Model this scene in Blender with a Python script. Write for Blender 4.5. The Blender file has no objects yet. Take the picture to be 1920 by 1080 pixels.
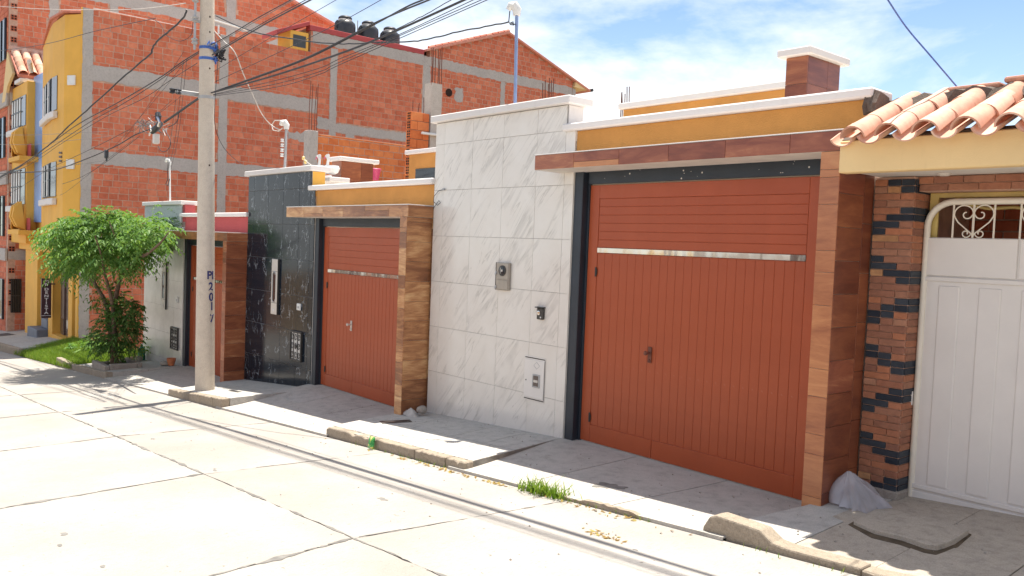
import bpy, bmesh, math, random
import numpy as np
from mathutils import Vector, Matrix
random.seed(7); rng = np.random.default_rng(7)
S = bpy.context.scene
COL = S.collection

# ------------------------------------------------------------------ camera
FPX = 1580.0
CAM = Vector((9.0226, -6.5459, 1.6966))
YAW, PIT, ROL = 0.858262, 0.0489854, 0.0390644
_f = Vector((-math.sin(YAW)*math.cos(PIT), math.cos(YAW)*math.cos(PIT), -math.sin(PIT)))
_r = Vector((math.cos(YAW), math.sin(YAW), 0)); _u = _r.cross(_f)
RT = math.cos(ROL)*_r + math.sin(ROL)*_u; UP = -math.sin(ROL)*_r + math.cos(ROL)*_u; FW = _f
cd = bpy.data.cameras.new('camera'); cam = bpy.data.objects.new('camera', cd); COL.objects.link(cam)
cd.sensor_width = 36.0; cd.lens = FPX/1920*36; cd.clip_end = 2000; cd.clip_start = 0.05
cam.matrix_world = Matrix.Translation(CAM) @ Matrix((RT, UP, -FW)).transposed().to_4x4()
S.camera = cam

# ------------------------------------------------------------------ sky, sun, exposure
SUN_EL = math.radians(76.8); SUN_AZ = math.radians(-25.5)      # azimuth from +Y towards +X
W = bpy.data.worlds.new('World'); S.world = W; W.use_nodes = True
nt = W.node_tree; nt.nodes.clear()
def wn(t, **k):
    n = nt.nodes.new(t)
    for a, v in k.items():
        if hasattr(n, a): setattr(n, a, v)
        else: n.inputs[a].default_value = v
    return n
sky = wn('ShaderNodeTexSky', sky_type='NISHITA', sun_disc=False, sun_elevation=SUN_EL, sun_rotation=SUN_AZ, altitude=2600, air_density=1.0, dust_density=1.2)
skb = wn('ShaderNodeMixRGB', blend_type='MULTIPLY', Fac=1.0, Color2=(.72, .74, .74, 1))
nt.links.new(sky.outputs[0], skb.inputs['Color1'])
tc = wn('ShaderNodeTexCoord'); mp = wn('ShaderNodeMapping'); mp.inputs['Scale'].default_value = (1.0, 1.0, 2.6); mp.inputs['Location'].default_value = (-2.92, 2.02, -1.44)
nt.links.new(tc.outputs['Generated'], mp.inputs[0])
nz = wn('ShaderNodeTexNoise', Scale=2.3, Detail=9.0, Roughness=0.6, Distortion=0.35); nt.links.new(mp.outputs[0], nz.inputs['Vector'])
cr = wn('ShaderNodeValToRGB'); cr.color_ramp.elements[0].position = 0.42; cr.color_ramp.elements[1].position = 0.64
nt.links.new(nz.outputs['Fac'], cr.inputs[0])
sx = wn('ShaderNodeSeparateXYZ'); nt.links.new(tc.outputs['Generated'], sx.inputs[0])
hz = wn('ShaderNodeMapRange'); hz.inputs[1].default_value = 0.0; hz.inputs[2].default_value = 0.30; hz.inputs[3].default_value = 0.28; hz.inputs[4].default_value = 0.0
nt.links.new(sx.outputs['Z'], hz.inputs[0])
ad = wn('ShaderNodeMath', operation='ADD', use_clamp=True); nt.links.new(cr.outputs[0], ad.inputs[0]); nt.links.new(hz.outputs[0], ad.inputs[1])
ml = wn('ShaderNodeMath', operation='MULTIPLY'); ml.inputs[1].default_value = 0.93; nt.links.new(ad.outputs[0], ml.inputs[0])
mx = wn('ShaderNodeMixRGB', Color2=(4.75, 4.75, 4.65, 1)); nt.links.new(ml.outputs[0], mx.inputs['Fac']); nt.links.new(skb.outputs[0], mx.inputs['Color1'])
bg = wn('ShaderNodeBackground', Strength=0.1); nt.links.new(mx.outputs[0], bg.inputs[0])
wo = wn('ShaderNodeOutputWorld'); nt.links.new(bg.outputs[0], wo.inputs[0])
SUNV = Vector((math.sin(SUN_AZ)*math.cos(SUN_EL), math.cos(SUN_AZ)*math.cos(SUN_EL), math.sin(SUN_EL)))
sl = bpy.data.lights.new('sun', 'SUN'); sl.energy = 3.1; sl.angle = math.radians(0.5); sl.color = (1.0, 0.94, 0.84)
so = bpy.data.objects.new('sun', sl); COL.objects.link(so); so.rotation_euler = SUNV.to_track_quat('Z', 'Y').to_euler(); so.location = (0, 0, 40)
S.view_settings.view_transform = 'Standard'; S.view_settings.look = 'None'; S.view_settings.gamma = 1; S.view_settings.use_curve_mapping = False
S.view_settings.exposure = 1.56

# ------------------------------------------------------------------ helpers
def ray(px, py): return RT*((px-960)/FPX) + UP*((540-py)/FPX) + FW
def onY(px, py, Y): d = ray(px, py); return CAM + d*((Y-CAM.y)/d.y)
def onX(px, py, X): d = ray(px, py); return CAM + d*((X-CAM.x)/d.x)
def onP(px, py, a, b, c):
    d = ray(px, py); t = (a+b*CAM.x+c*CAM.y-CAM.z)/(d.z-b*d.x-c*d.y); return CAM + d*t
SW = (-.556, .062, .02); RD = (-.70, .069, 0.)
def zr(x): return -.70+.069*x
def zs(x, y=0): return -.556+.062*x+.02*y
def proj(p):
    d = Vector(p)-CAM; z = d.dot(FW); return 960+FPX*d.dot(RT)/z, 540-FPX*d.dot(UP)/z, z

WORLD = {}
def par(o, p):
    if p is None: WORLD[o.name] = o.matrix_basis.copy(); return
    o.parent = p; o.matrix_parent_inverse = WORLD[p.name].inverted(); WORLD[o.name] = o.matrix_basis.copy()
def thing(name, label, cat, loc=(0, 0, 0), group=None):
    o = bpy.data.objects.new(name, None); o.empty_display_size = .2; COL.objects.link(o); o.location = loc
    o.matrix_basis = Matrix.Translation(loc); WORLD[o.name] = Matrix.Translation(loc)
    o['label'] = label; o['category'] = cat
    if group: o['group'] = group
    return o
def tag(o, label, cat, group=None):
    o['label'] = label; o['category'] = cat
    if group: o['group'] = group
    return o

class MB:
    def __init__(s): s.v = []; s.f = []
    def add(s, v, f):
        b = len(s.v); s.v += [tuple(p) for p in v]; s.f += [tuple(i+b for i in q) for q in f]
    def box(s, x0, x1, y0, y1, z0, z1, M=None):
        v = [Vector(p) for p in ((x0,y0,z0),(x1,y0,z0),(x1,y1,z0),(x0,y1,z0),(x0,y0,z1),(x1,y0,z1),(x1,y1,z1),(x0,y1,z1))]
        if M: v = [M @ p for p in v]
        s.add(v, [(0,3,2,1),(4,5,6,7),(0,1,5,4),(1,2,6,5),(2,3,7,6),(3,0,4,7)]); return s
    def prism(s, pts, off):            # planar polygon (3D points) pushed along off
        n = len(pts); a = [Vector(p) for p in pts]; b = [p+Vector(off) for p in a]
        s.add(a+b, [tuple(range(n))[::-1], tuple(range(n, 2*n))]+[(i, (i+1) % n, n+(i+1) % n, n+i) for i in range(n)]); return s
    def tube(s, pts, r, n=8, caps=True):
        pts = [Vector(p) for p in pts]; m = len(pts); rs = r if isinstance(r, (list, tuple)) else [r]*m
        prev = None; base = len(s.v)
        for i, p in enumerate(pts):
            t = (pts[min(i+1, m-1)]-pts[max(i-1, 0)]).normalized()
            if prev is None: a = t.orthogonal().normalized()
            else: a = (prev - t*prev.dot(t)); a = a.normalized() if a.length > 1e-6 else t.orthogonal().normalized()
            prev = a; b = t.cross(a)
            for k in range(n):
                g = 2*math.pi*k/n; s.v.append(tuple(p+(a*math.cos(g)+b*math.sin(g))*rs[i]))
        for i in range(m-1):
            for k in range(n):
                s.f.append((base+i*n+k, base+i*n+(k+1) % n, base+(i+1)*n+(k+1) % n, base+(i+1)*n+k))
        if caps:
            s.f.append(tuple(base+k for k in range(n))[::-1]); s.f.append(tuple(base+(m-1)*n+k for k in range(n)))
        return s
    def lathe(s, prof, c, n=16, axis=None):
        base = len(s.v); c = Vector(c); m = len(prof)
        Q = Vector(axis).normalized().to_track_quat('Z', 'Y').to_matrix() if axis else Matrix.Identity(3)
        for r, z in prof:
            for k in range(n):
                g = 2*math.pi*k/n; s.v.append(tuple(c+Q @ Vector((r*math.cos(g), r*math.sin(g), z))))
        for i in range(m-1):
            for k in range(n): s.f.append((base+i*n+k, base+i*n+(k+1) % n, base+(i+1)*n+(k+1) % n, base+(i+1)*n+k))
        s.f.append(tuple(base+k for k in range(n))[::-1]); s.f.append(tuple(base+(m-1)*n+k for k in range(n)))
        return s
    def mesh(s, name): 
        me = bpy.data.meshes.new(name); me.from_pydata(s.v, [], s.f); me.validate(); return me
    def build(s, name, mat, parent=None, bev=0, smooth=False, kind=None, loc=None, seg=1):
        me = s.mesh(name)
        bm = bmesh.new(); bm.from_mesh(me)
        bmesh.ops.recalc_face_normals(bm, faces=bm.faces)
        if bev:
            es = [e for e in bm.edges if len(e.link_faces) == 2 and e.calc_face_angle(0) > 0.5]
            bmesh.ops.bevel(bm, geom=es, offset=bev, segments=seg, affect='EDGES', profile=.5, clamp_overlap=True)
        if smooth:
            for f in bm.faces: f.smooth = True
            for e in bm.edges:
                if len(e.link_faces) == 2 and e.calc_face_angle(0) > 0.7: e.smooth = False
        bm.to_mesh(me); bm.free()
        me.materials.append(mat)
        o = bpy.data.objects.new(name, me); COL.objects.link(o)
        if loc is not None:
            me.transform(Matrix.Translation(-Vector(loc))); o.location = loc; o.matrix_basis = Matrix.Translation(loc)
        if kind: o['kind'] = kind
        par(o, parent); return o
def B(name, mat, parent, x0, x1, y0, y1, z0, z1, bev=.004, kind=None):
    return MB().box(x0, x1, y0, y1, z0, z1).build(name, mat, parent, bev, kind=kind)
PC = {}
def piece(name, mat, parent, c, d, M=None, bev=.002, kind=None):
    """a bevelled box (mesh shared between alike pieces) centred at c, dims d, optional 3x3 rotation"""
    key = (round(d[0], 3), round(d[1], 3), round(d[2], 3), bev, mat.name, name)
    me = PC.get(key)
    if me is None:
        bm = bmesh.new(); bmesh.ops.create_cube(bm, size=1)
        bmesh.ops.scale(bm, vec=d, verts=bm.verts)
        if bev: bmesh.ops.bevel(bm, geom=list(bm.edges), offset=bev, segments=1, affect='EDGES', clamp_overlap=True)
        me = bpy.data.meshes.new(name); bm.to_mesh(me); bm.free(); me.materials.append(mat); PC[key] = me
    o = bpy.data.objects.new(name, me); COL.objects.link(o)
    T = Matrix.Translation(c)
    if M is not None: T = T @ M.to_4x4()
    o.matrix_basis = T; par(o, parent)
    if kind: o['kind'] = kind
    return o
ROTX = Matrix.Rotation(math.pi/2, 3, 'Z')      # local x along world +Y
def jit(a): return random.uniform(-a, a)
def npmesh(name, verts, faces, mat, parent=None, kind=None, smooth=False):
    me = bpy.data.meshes.new(name); n = len(verts); k = faces.shape[1]
    me.vertices.add(n); me.vertices.foreach_set('co', np.asarray(verts, np.float32).ravel())
    me.loops.add(faces.size); me.loops.foreach_set('vertex_index', faces.astype(np.int32).ravel())
    me.polygons.add(len(faces)); me.polygons.foreach_set('loop_start', np.arange(0, faces.size, k, dtype=np.int32)); me.polygons.foreach_set('loop_total', np.full(len(faces), k, np.int32))
    me.update(); me.validate(); me.materials.append(mat)
    if smooth: me.polygons.foreach_set('use_smooth', np.ones(len(faces), bool))
    o = bpy.data.objects.new(name, me); COL.objects.link(o); par(o, parent)
    if kind: o['kind'] = kind
    return o
def text_mesh(txt, size, extrude=.002):
    cu = bpy.data.curves.new('lettering', 'FONT'); cu.body = txt; cu.size = size; cu.extrude = extrude; cu.offset = size*.03; cu.align_x = 'CENTER'; cu.align_y = 'CENTER'
    o = bpy.data.objects.new('lettering', cu); COL.objects.link(o)
    dg = bpy.context.evaluated_depsgraph_get(); me = bpy.data.meshes.new_from_object(o.evaluated_get(dg))
    bpy.data.objects.remove(o); bpy.data.curves.remove(cu); return me

# ------------------------------------------------------------------ materials
def lin(r, g, b):
    return tuple(((c/255)/12.92 if c <= 10 else ((c/255+.055)/1.055)**2.4) for c in (r, g, b))
class NT:
    def __init__(s, name):
        s.m = bpy.data.materials.new(name); s.m.use_nodes = True; s.t = s.m.node_tree; s.b = s.t.nodes['Principled BSDF']
    def n(s, t, **k):
        n = s.t.nodes.new(t)
        for a, v in k.items():
            if hasattr(n, a) and a not in ('Scale',): setattr(n, a, v)
            else: n.inputs[a].default_value = v
        return n
    def l(s, a, b): s.t.links.new(a, b)
    def coord(s, sc=(1, 1, 1), rot=(0, 0, 0), rnd=0):
        tc = s.n('ShaderNodeTexCoord'); mp = s.n('ShaderNodeMapping'); mp.inputs['Scale'].default_value = sc; mp.inputs['Rotation'].default_value = rot
        src = tc.outputs['Object']
        if rnd:
            oi = s.n('ShaderNodeObjectInfo'); cb = s.n('ShaderNodeVectorMath', operation='SCALE'); cb.inputs[0].default_value = (37.1, 91.7, 53.3)
            s.l(oi.outputs['Random'], cb.inputs['Scale']); ad = s.n('ShaderNodeVectorMath', operation='ADD'); s.l(src, ad.inputs[0]); s.l(cb.outputs[0], ad.inputs[1]); src = ad.outputs[0]
        s.l(src, mp.inputs[0]); return mp.outputs[0]
    def noise(s, vec, scale, detail=4, rough=.55, dist=0):
        n = s.n('ShaderNodeTexNoise'); n.inputs['Scale'].default_value = scale; n.inputs['Detail'].default_value = detail; n.inputs['Roughness'].default_value = rough; n.inputs['Distortion'].default_value = dist
        s.l(vec, n.inputs['Vector']); return n.outputs['Fac']
    def ramp(s, fac, stops):
        r = s.n('ShaderNodeValToRGB'); e = r.color_ramp.elements
        while len(e) < len(stops): e.new(.5)
        for i, (p, c) in enumerate(stops):
            e[i].position = p; e[i].color = (c[0], c[1], c[2], 1) if isinstance(c, (tuple, list)) else (c, c, c, 1)
        s.l(fac, r.inputs[0]); return r.outputs[0]
    def mix(s, fac, a, b, mode='MIX'):
        m = s.n('ShaderNodeMixRGB', blend_type=mode)
        for i, v in ((0, fac), (1, a), (2, b)):
            if hasattr(v, 'is_output'): s.l(v, m.inputs[i])
            else: m.inputs[i].default_value = v if i == 0 else (*v[:3], 1)
        return m.outputs[0]
    def rand(s):
        """random per object + random per mesh island"""
        oi = s.n('ShaderNodeObjectInfo'); ge = s.n('ShaderNodeNewGeometry'); a = s.n('ShaderNodeMath', operation='ADD'); s.l(oi.outputs['Random'], a.inputs[0]); s.l(ge.outputs['Random Per Island'], a.inputs[1])
        f = s.n('ShaderNodeMath', operation='FRACT'); s.l(a.outputs[0], f.inputs[0]); return f.outputs[0]
    def bump(s, h, strength=.3, dist=.01):
        b = s.n('ShaderNodeBump'); b.inputs['Strength'].default_value = strength; b.inputs['Distance'].default_value = dist; s.l(h, b.inputs['Height']); s.l(b.outputs[0], s.b.inputs['Normal'])
    def out(s, col, rough=.6, spec=.5, metal=0):
        if hasattr(col, 'is_output'): s.l(col, s.b.inputs['Base Color'])
        else: s.b.inputs['Base Color'].default_value = (*col[:3], 1)
        if hasattr(rough, 'is_output'): s.l(rough, s.b.inputs['Roughness'])
        else: s.b.inputs['Roughness'].default_value = rough
        s.b.inputs['Specular IOR Level'].default_value = spec; s.b.inputs['Metallic'].default_value = metal
        return s.m

def m_plain(name, col, rough=.5, var=.12, sc=3., bump=0, spec=.5, metal=0, bsc=60):
    k = NT(name); v = k.coord(); a = k.noise(v, sc, 6, .6)
    c = k.mix(k.ramp(a, [(.3, 0.), (.7, 1.)]), tuple(x*(1-var) for x in col), tuple(min(1, x*(1+var)) for x in col))
    if bump: k.bump(k.noise(v, bsc, 4, .6), bump, .004)
    return k.out(c, rough, spec, metal)
def m_concrete(name, col, dark, sc=1.2, bump=.3, rnd=0, stain=.5, speck=True):
    k = NT(name); v = k.coord(rnd=rnd)
    big = k.noise(v, sc, 7, .62); mid = k.noise(v, sc*7, 6, .65); fine = k.noise(v, 120, 3, .6)
    c = k.mix(k.ramp(big, [(.32, 0.), (.68, 1.)]), dark, col)
    c = k.mix(stain, c, k.ramp(mid, [(.25, tuple(x*.62 for x in col)), (.5, col), (.8, tuple(min(1, x*1.15) for x in col))]))
    if speck: c = k.mix(.25, c, k.ramp(fine, [(.3, .12), (.7, .85)]), 'OVERLAY')
    h = k.n('ShaderNodeMath', operation='ADD'); k.l(mid, h.inputs[0]); k.l(fine, h.inputs[1])
    k.bump(h.outputs[0], bump, .006); return k.out(c, .88, .3)

def m_road():
    k = NT('road_concrete'); v = k.coord(rnd=1); w = k.coord((3.2, .55, 1))
    big = k.noise(v, .7, 7, .6); br = k.noise(w, 26, 4, .7); fine = k.noise(v, 140, 3, .6); sp = k.noise(v, 22, 2, .5)
    c = k.mix(k.ramp(big, [(.3, 0.), (.7, 1.)]), (.315, .288, .255), (.40, .375, .345))
    c = k.mix(k.ramp(br, [(.30, .6), (.46, 0.)]), c, (.25, .22, .185))
    c = k.mix(k.ramp(sp, [(.24, .8), (.29, 0.)]), c, (.16, .14, .12))
    c = k.mix(.2, c, k.ramp(fine, [(.3, .2), (.7, .8)]), 'OVERLAY')
    k.bump(br, .25, .006); return k.out(c, .9, .25)
def m_marble_white():
    k = NT('white_marble_tile'); v = k.coord((1, 1, 1), rnd=1)
    wv = k.coord((1.0, 1, 1), (0, math.radians(52), 0), rnd=1)
    wp = k.noise(v, 3.0, 6, .6)
    def vein(sc, seed, w0, w1):
        n = k.n('ShaderNodeTexNoise'); n.inputs['Scale'].default_value = sc; n.inputs['Detail'].default_value = 5; n.inputs['Roughness'].default_value = .5; n.inputs['Distortion'].default_value = .5
        mp = k.n('ShaderNodeMapping'); mp.inputs['Location'].default_value = (seed, seed*.7, 0); mp.inputs['Scale'].default_value = (.17, 1, 1.5); k.l(wv, mp.inputs[0]); k.l(mp.outputs[0], n.inputs['Vector'])
        s = k.n('ShaderNodeMath', operation='SUBTRACT'); s.inputs[1].default_value = .5; k.l(n.outputs['Fac'], s.inputs[0]); a = k.n('ShaderNodeMath', operation='ABSOLUTE'); k.l(s.outputs[0], a.inputs[0])
        return k.ramp(a.outputs[0], [(w0, 1.), (w1, 0.)])
    gate = k.ramp(k.noise(v, 2.6, 3, .55), [(.42, 0.), (.62, 1.)])
    base = k.mix(k.ramp(wp, [(.3, 0.), (.75, 1.)]), (.71, .66, .595), (.76, .72, .665))
    f1 = k.mix(1., vein(3.3, 0, .003, .040), gate, 'MULTIPLY')
    c = k.mix(k.mix(1., f1, (.62, .62, .62), 'MULTIPLY'), base, (.52, .485, .44))
    f2 = k.mix(1., vein(5.6, 4.3, .002, .018), gate, 'MULTIPLY')
    c = k.mix(k.mix(1., f2, (.6, .6, .6), 'MULTIPLY'), c, (.44, .405, .36))
    return k.out(c, .16, .5)
def m_marble_black():
    k = NT('black_marble_tile'); v = k.coord(rnd=1)
    vo = k.n('ShaderNodeTexVoronoi', feature='DISTANCE_TO_EDGE'); vo.inputs['Scale'].default_value = 4.2
    nn = k.n('ShaderNodeTexNoise'); nn.inputs['Scale'].default_value = 7; nn.inputs['Detail'].default_value = 8; nn.inputs['Roughness'].default_value = .7; k.l(v, nn.inputs['Vector'])
    mx = k.n('ShaderNodeMixRGB', blend_type='ADD'); mx.inputs[0].default_value = .28; k.l(v, mx.inputs[1]); k.l(nn.outputs['Color'], mx.inputs[2])
    mp = k.n('ShaderNodeMapping'); mp.inputs['Scale'].default_value = (1.5, 1, .55); k.l(mx.outputs[0], mp.inputs[0]); k.l(mp.outputs[0], vo.inputs['Vector'])
    line = k.ramp(vo.outputs['Distance'], [(.004, 1.), (.028, 0.)])
    gate = k.ramp(k.noise(v, 3.2, 4, .6), [(.50, 0.), (.60, 1.)])
    f = k.mix(1., line, gate, 'MULTIPLY')
    c = k.mix(f, (.010, .016, .026), (.34, .37, .40))
    c = k.mix(k.ramp(k.noise(v, 14, 6, .7), [(.58, 0.), (.75, .35)]), c, (.12, .13, .14))
    return k.out(c, .12, .22)
def m_wood(name, stops, rough=.3, stretch=9.):
    k = NT(name); v = k.coord((1.6, stretch, stretch), rnd=1); w = k.coord((.8, 3.2, 3.2), rnd=1)
    a = k.noise(w, 2.2, 5, .6, 1.2); b = k.noise(v, 3.5, 6, .65, .8)
    t = k.n('ShaderNodeMath', operation='MULTIPLY_ADD'); k.l(b, t.inputs[0]); t.inputs[1].default_value = .45
    q = k.n('ShaderNodeMath', operation='MULTIPLY_ADD'); k.l(k.rand(), q.inputs[0]); q.inputs[1].default_value = .42; q.inputs[2].default_value = -.43
    k.l(q.outputs[0], t.inputs[2]); u = k.n('ShaderNodeMath', operation='ADD'); k.l(t.outputs[0], u.inputs[0]); k.l(a, u.inputs[1])
    c = k.ramp(u.outputs[0], stops); k.bump(b, .06, .002)
    return k.out(c, rough, .4)
def m_brick(name, cols, rough=.85, bump=.5, sc=1):
    k = NT(name); v = k.coord(rnd=1); r = k.rand(); n = len(cols)
    c = k.ramp(r, [(i/(n-1) if n > 1 else 0, x) for i, x in enumerate(cols)])
    a = k.noise(v, 9*sc, 6, .65); c = k.mix(.42, c, k.ramp(a, [(.25, .18), (.75, .80)]), 'OVERLAY')
    k.bump(k.noise(v, 45*sc, 4, .65), bump, .006); return k.out(c, rough, .2)
def m_stucco(name, col, rough=.8, var=.18, bs=.5, bsc=70):
    k = NT(name); v = k.coord(); a = k.noise(v, 1.4, 8, .65); b = k.noise(v, bsc, 3, .6); d = k.noise(k.coord((5, 5, .7)), 2.5, 5, .6)
    c = k.mix(k.ramp(a, [(.3, 0.), (.7, 1.)]), tuple(x*(1-var) for x in col), tuple(min(1, x*(1+var*.6)) for x in col))
    c = k.mix(k.ramp(d, [(.60, 0.), (.78, .22)]), c, tuple(x*.6 for x in col))
    k.bump(b, bs, .008); return k.out(c, rough, .3)

M = {}
M['road'] = m_road()
M['tar'] = m_plain('joint_sealant', (.175, .165, .15), .8, .4, 9, .3)
M['walk'] = m_concrete('sidewalk_concrete', (.47, .45, .415), (.37, .355, .33), 1.3, .5, 1, .75)
M['drive'] = m_concrete('driveway_concrete', (.46, .435, .395), (.34, .32, .29), 1.1, .45, 1, .75)
M['walk_old'] = m_concrete('old_sidewalk_concrete', (.43, .375, .31), (.32, .275, .23), 1.8, .5, 1, .75)
M['kerb'] = m_concrete('kerb_concrete', (.37, .31, .24), (.17, .135, .10), 4.5, .9, 0, .75)
M['soil'] = m_plain('soil', (.11, .085, .06), .95, .4, 6, .8, .1)
M['terrain'] = m_plain('terrain_earth', (.20, .16, .11), .95, .3, .4, .5, .1)
M['marble'] = m_marble_white(); M['black_marble'] = m_marble_black()
M['satin'] = m_plain('grey_satin_tile', (.60, .57, .55), .22, .14, 2.2)
M['satin_light'] = m_concrete('grey_plaster', (.50, .53, .53), (.40, .43, .43), 2.5, .3)
M['grout'] = m_plain('grout', (.34, .31, .28), .9, .2, 8)
M['dark_grout'] = m_plain('dark_grout', (.42, .42, .42), .9, .2, 8)
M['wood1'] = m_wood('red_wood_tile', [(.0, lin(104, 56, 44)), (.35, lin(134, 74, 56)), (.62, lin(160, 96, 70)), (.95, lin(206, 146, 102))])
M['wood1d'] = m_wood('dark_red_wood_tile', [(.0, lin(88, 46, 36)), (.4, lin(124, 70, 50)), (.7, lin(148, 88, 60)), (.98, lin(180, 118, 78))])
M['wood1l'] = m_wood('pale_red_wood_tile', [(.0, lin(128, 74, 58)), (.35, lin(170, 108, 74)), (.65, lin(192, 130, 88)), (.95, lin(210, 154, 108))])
M['wood2'] = m_wood('striped_wood_tile', [(.0, lin(96, 60, 42)), (.38, lin(142, 92, 60)), (.60, lin(184, 130, 86)), (.85, lin(222, 178, 128))], .28, 13.)
M['wood3'] = m_wood('brown_wood_tile', [(.0, lin(88, 46, 34)), (.42, lin(138, 80, 56)), (.68, lin(166, 102, 70)), (.97, lin(208, 154, 112))])
def m_gate():
    k = NT('orange_brown_gate_paint'); v = k.coord(); a = k.noise(v, 1.6, 5, .6); b = k.noise(v, 150, 2, .5)
    c = k.mix(k.ramp(a, [(.3, 0.), (.7, 1.)]), (.355, .070, .024), (.415, .084, .029))
    d = k.noise(k.coord((9, 9, 1.2)), 3., 5, .6); c = k.mix(k.ramp(d, [(.58, 0.), (.80, .25)]), c, (.40, .13, .07))
    e = k.noise(v, 7., 7, .7); c = k.mix(k.ramp(e, [(.56, 0.), (.80, .35)]), c, (.26, .06, .028)); f = k.noise(v, 34., 3, .6); c = k.mix(k.ramp(f, [(.70, 0.), (.76, .35)]), c, (.50, .24, .15))
    k.bump(a, .12, .01); return k.out(c, k.ramp(e, [(.3, .30), (.7, .46)]), .36)
M['gate'] = m_gate()
M['navy'] = m_plain('navy_metal_paint', (.020, .028, .040), .45, .2, 4, .05)
def m_white():
    k = NT('white_coping_paint'); v = k.coord(); d = k.noise(k.coord((6, 6, .8)), 3., 6, .65); a = k.noise(v, 5, 6, .65)
    c = k.mix(k.ramp(d, [(.54, 0.), (.80, .30)]), (.73, .69, .66), (.56, .51, .46)); c = k.mix(k.ramp(a, [(.62, 0.), (.80, .35)]), c, (.52, .48, .44))
    k.bump(a, .2, .006); return k.out(c, .65, .3)
M['white'] = m_white()
M['soffit'] = m_plain('white_soffit_plaster', (.70, .66, .60), .8, .1, 6, .3)
M['ochre'] = m_stucco('ochre_stucco', (.56, .265, .070), bs=.7)
M['yellow'] = m_stucco('yellow_wall_paint', (.80, .44, .085), .7, .10, .15)
M['red'] = m_stucco('red_stucco', (.46, .085, .085), .8, .12)
def m_steel():
    k = NT('polished_steel'); v = k.coord(); a = k.noise(k.coord((1, 1, .3)), 1.8, 3, .6); k.bump(a, .5, .05)
    return k.out(k.mix(a, (.42, .38, .35), (.74, .70, .66)), .10, .5, 1.0)
M['steel'] = m_steel()
M['galv'] = m_plain('galvanised_steel', (.42, .42, .42), .55, .15, 9, .1, .5, .3)
M['iron'] = m_plain('dark_iron', (.045, .040, .036), .5, .3, 20, .2)
M['rust'] = m_plain('rusty_steel', (.17, .062, .040), .85, .4, 20, .4)
M['bluepipe'] = m_plain('blue_steel_pipe', (.22, .30, .50), .45, .1, 6)
M['bluestrap'] = m_plain('blue_strap', (.05, .13, .42), .5, .3, 30)
M['bluewall'] = m_plain('blue_glass_panel', (.20, .40, .78), .25, .25, .7)
M['pvc'] = m_plain('white_plastic', (.74, .73, .70), .4, .06, 8)
M['ivory'] = m_plain('ivory_metal', (.62, .565, .50), .4, .06, 8)
M['meter'] = m_plain('grey_brown_meter_metal', (.36, .32, .27), .4, .15, 8, .05, .5, .3)
M['glass'] = m_plain('window_glass', (.022, .027, .032), .04, .4, 1.3)
M['brownglass'] = m_plain('brown_window_panel', (.10, .075, .065), .15, .2, 3)
M['tank'] = m_plain('black_polyethylene', (.022, .024, .03), .42, .3, 6, .05)
M['cable'] = m_plain('black_cable', (.028, .028, .034), .55, .3, 12)
M['greycable'] = m_plain('grey_cable', (.20, .18, .17), .6, .3, 12)
M['palecable'] = m_plain('pale_cable', (.55, .50, .45), .6, .2, 12)
M['mortar'] = m_plain('brick_mortar', (.54, .34, .25), .95, .25, 6, .5, .1)
M['rawcon'] = m_concrete('raw_concrete', (.50, .455, .415), (.38, .34, .31), 2.2, .6)
M['pole'] = m_concrete('pole_concrete', (.64, .56, .46), (.53, .45, .36), 1.5, .15, 0, .3)
M['speckle'] = m_concrete('speckled_concrete', (.56, .50, .44), (.42, .36, .30), 9., .6)
M['brick'] = m_brick('red_hollow_brick', [lin(192, 104, 76), lin(204, 116, 86), lin(212, 126, 96), lin(196, 108, 80), lin(220, 136, 104)], sc=.8)
M['brick_o'] = m_brick('orange_hollow_brick', [lin(200, 108, 62), lin(216, 124, 72), lin(224, 136, 84), lin(206, 112, 66)], sc=.8)
M['brick_b'] = m_brick('brown_facing_brick', [lin(140, 98, 82), lin(164, 114, 90), lin(178, 118, 88), lin(152, 104, 84), lin(172, 126, 102)], sc=1.5)
M['brick_t'] = m_brick('tan_facing_brick', [lin(192, 146, 106), lin(182, 132, 94)], sc=1.5)
M['brick_n'] = m_brick('navy_facing_brick', [lin(44, 50, 60), lin(62, 68, 76)], .5, .5, 1.5)
M['hole'] = m_plain('brick_hole', (.03, .015, .01), 1, .2, 5)
M['clay'] = m_brick('clay_roof_tile', [lin(206, 160, 138), lin(220, 180, 158), lin(190, 138, 114), lin(214, 172, 150)], .75, .3, .7)
M['clayedge'] = m_brick('clay_ridge', [lin(196, 120, 100), lin(214, 150, 130)], .8, .3)
M['mossmortar'] = m_concrete('dark_weathered_mortar', (.17, .13, .105), (.07, .06, .05), 7., .9)
M['cream'] = m_stucco('cream_stucco', (.80, .58, .29), .8, .06, .25)
M['gatewhite'] = m_plain('white_gate_paint', (.74, .70, .655), .42, .05, 2, .05)
M['tubewhite'] = m_plain('cream_tube_paint', (.78, .72, .61), .4, .06, 6)
M['yellowpipe'] = m_plain('yellow_pipe', (.66, .50, .17), .45, .1, 6)
M['purple'] = m_plain('sign_maroon', (.055, .022, .035), .35, .2, 3)
M['door'] = m_plain('brown_folding_door', (.115, .070, .056), .4, .25, 5, .1)
M['stepgrey'] = m_plain('grey_blue_step', (.14, .16, .20), .6, .15, 4, .2)
M['bark'] = m_plain('bark', (.15, .105, .075), .9, .35, 14, .8, .1)
M['bluelet'] = m_plain('blue_paint_lettering', (.035, .035, .14), .7, .2, 20)
M['whitelet'] = m_plain('white_lettering', (.75, .72, .72), .5, .03, 20)
M['paper'] = m_plain('paper', (.50, .46, .42), .9, .2, 12, .3)
M['greenplastic'] = m_plain('green_plastic', (.02, .20, .12), .3, .2, 6)
M['orangeclay'] = m_plain('orange_pot', (.50, .17, .07), .6, .2, 12)
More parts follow.
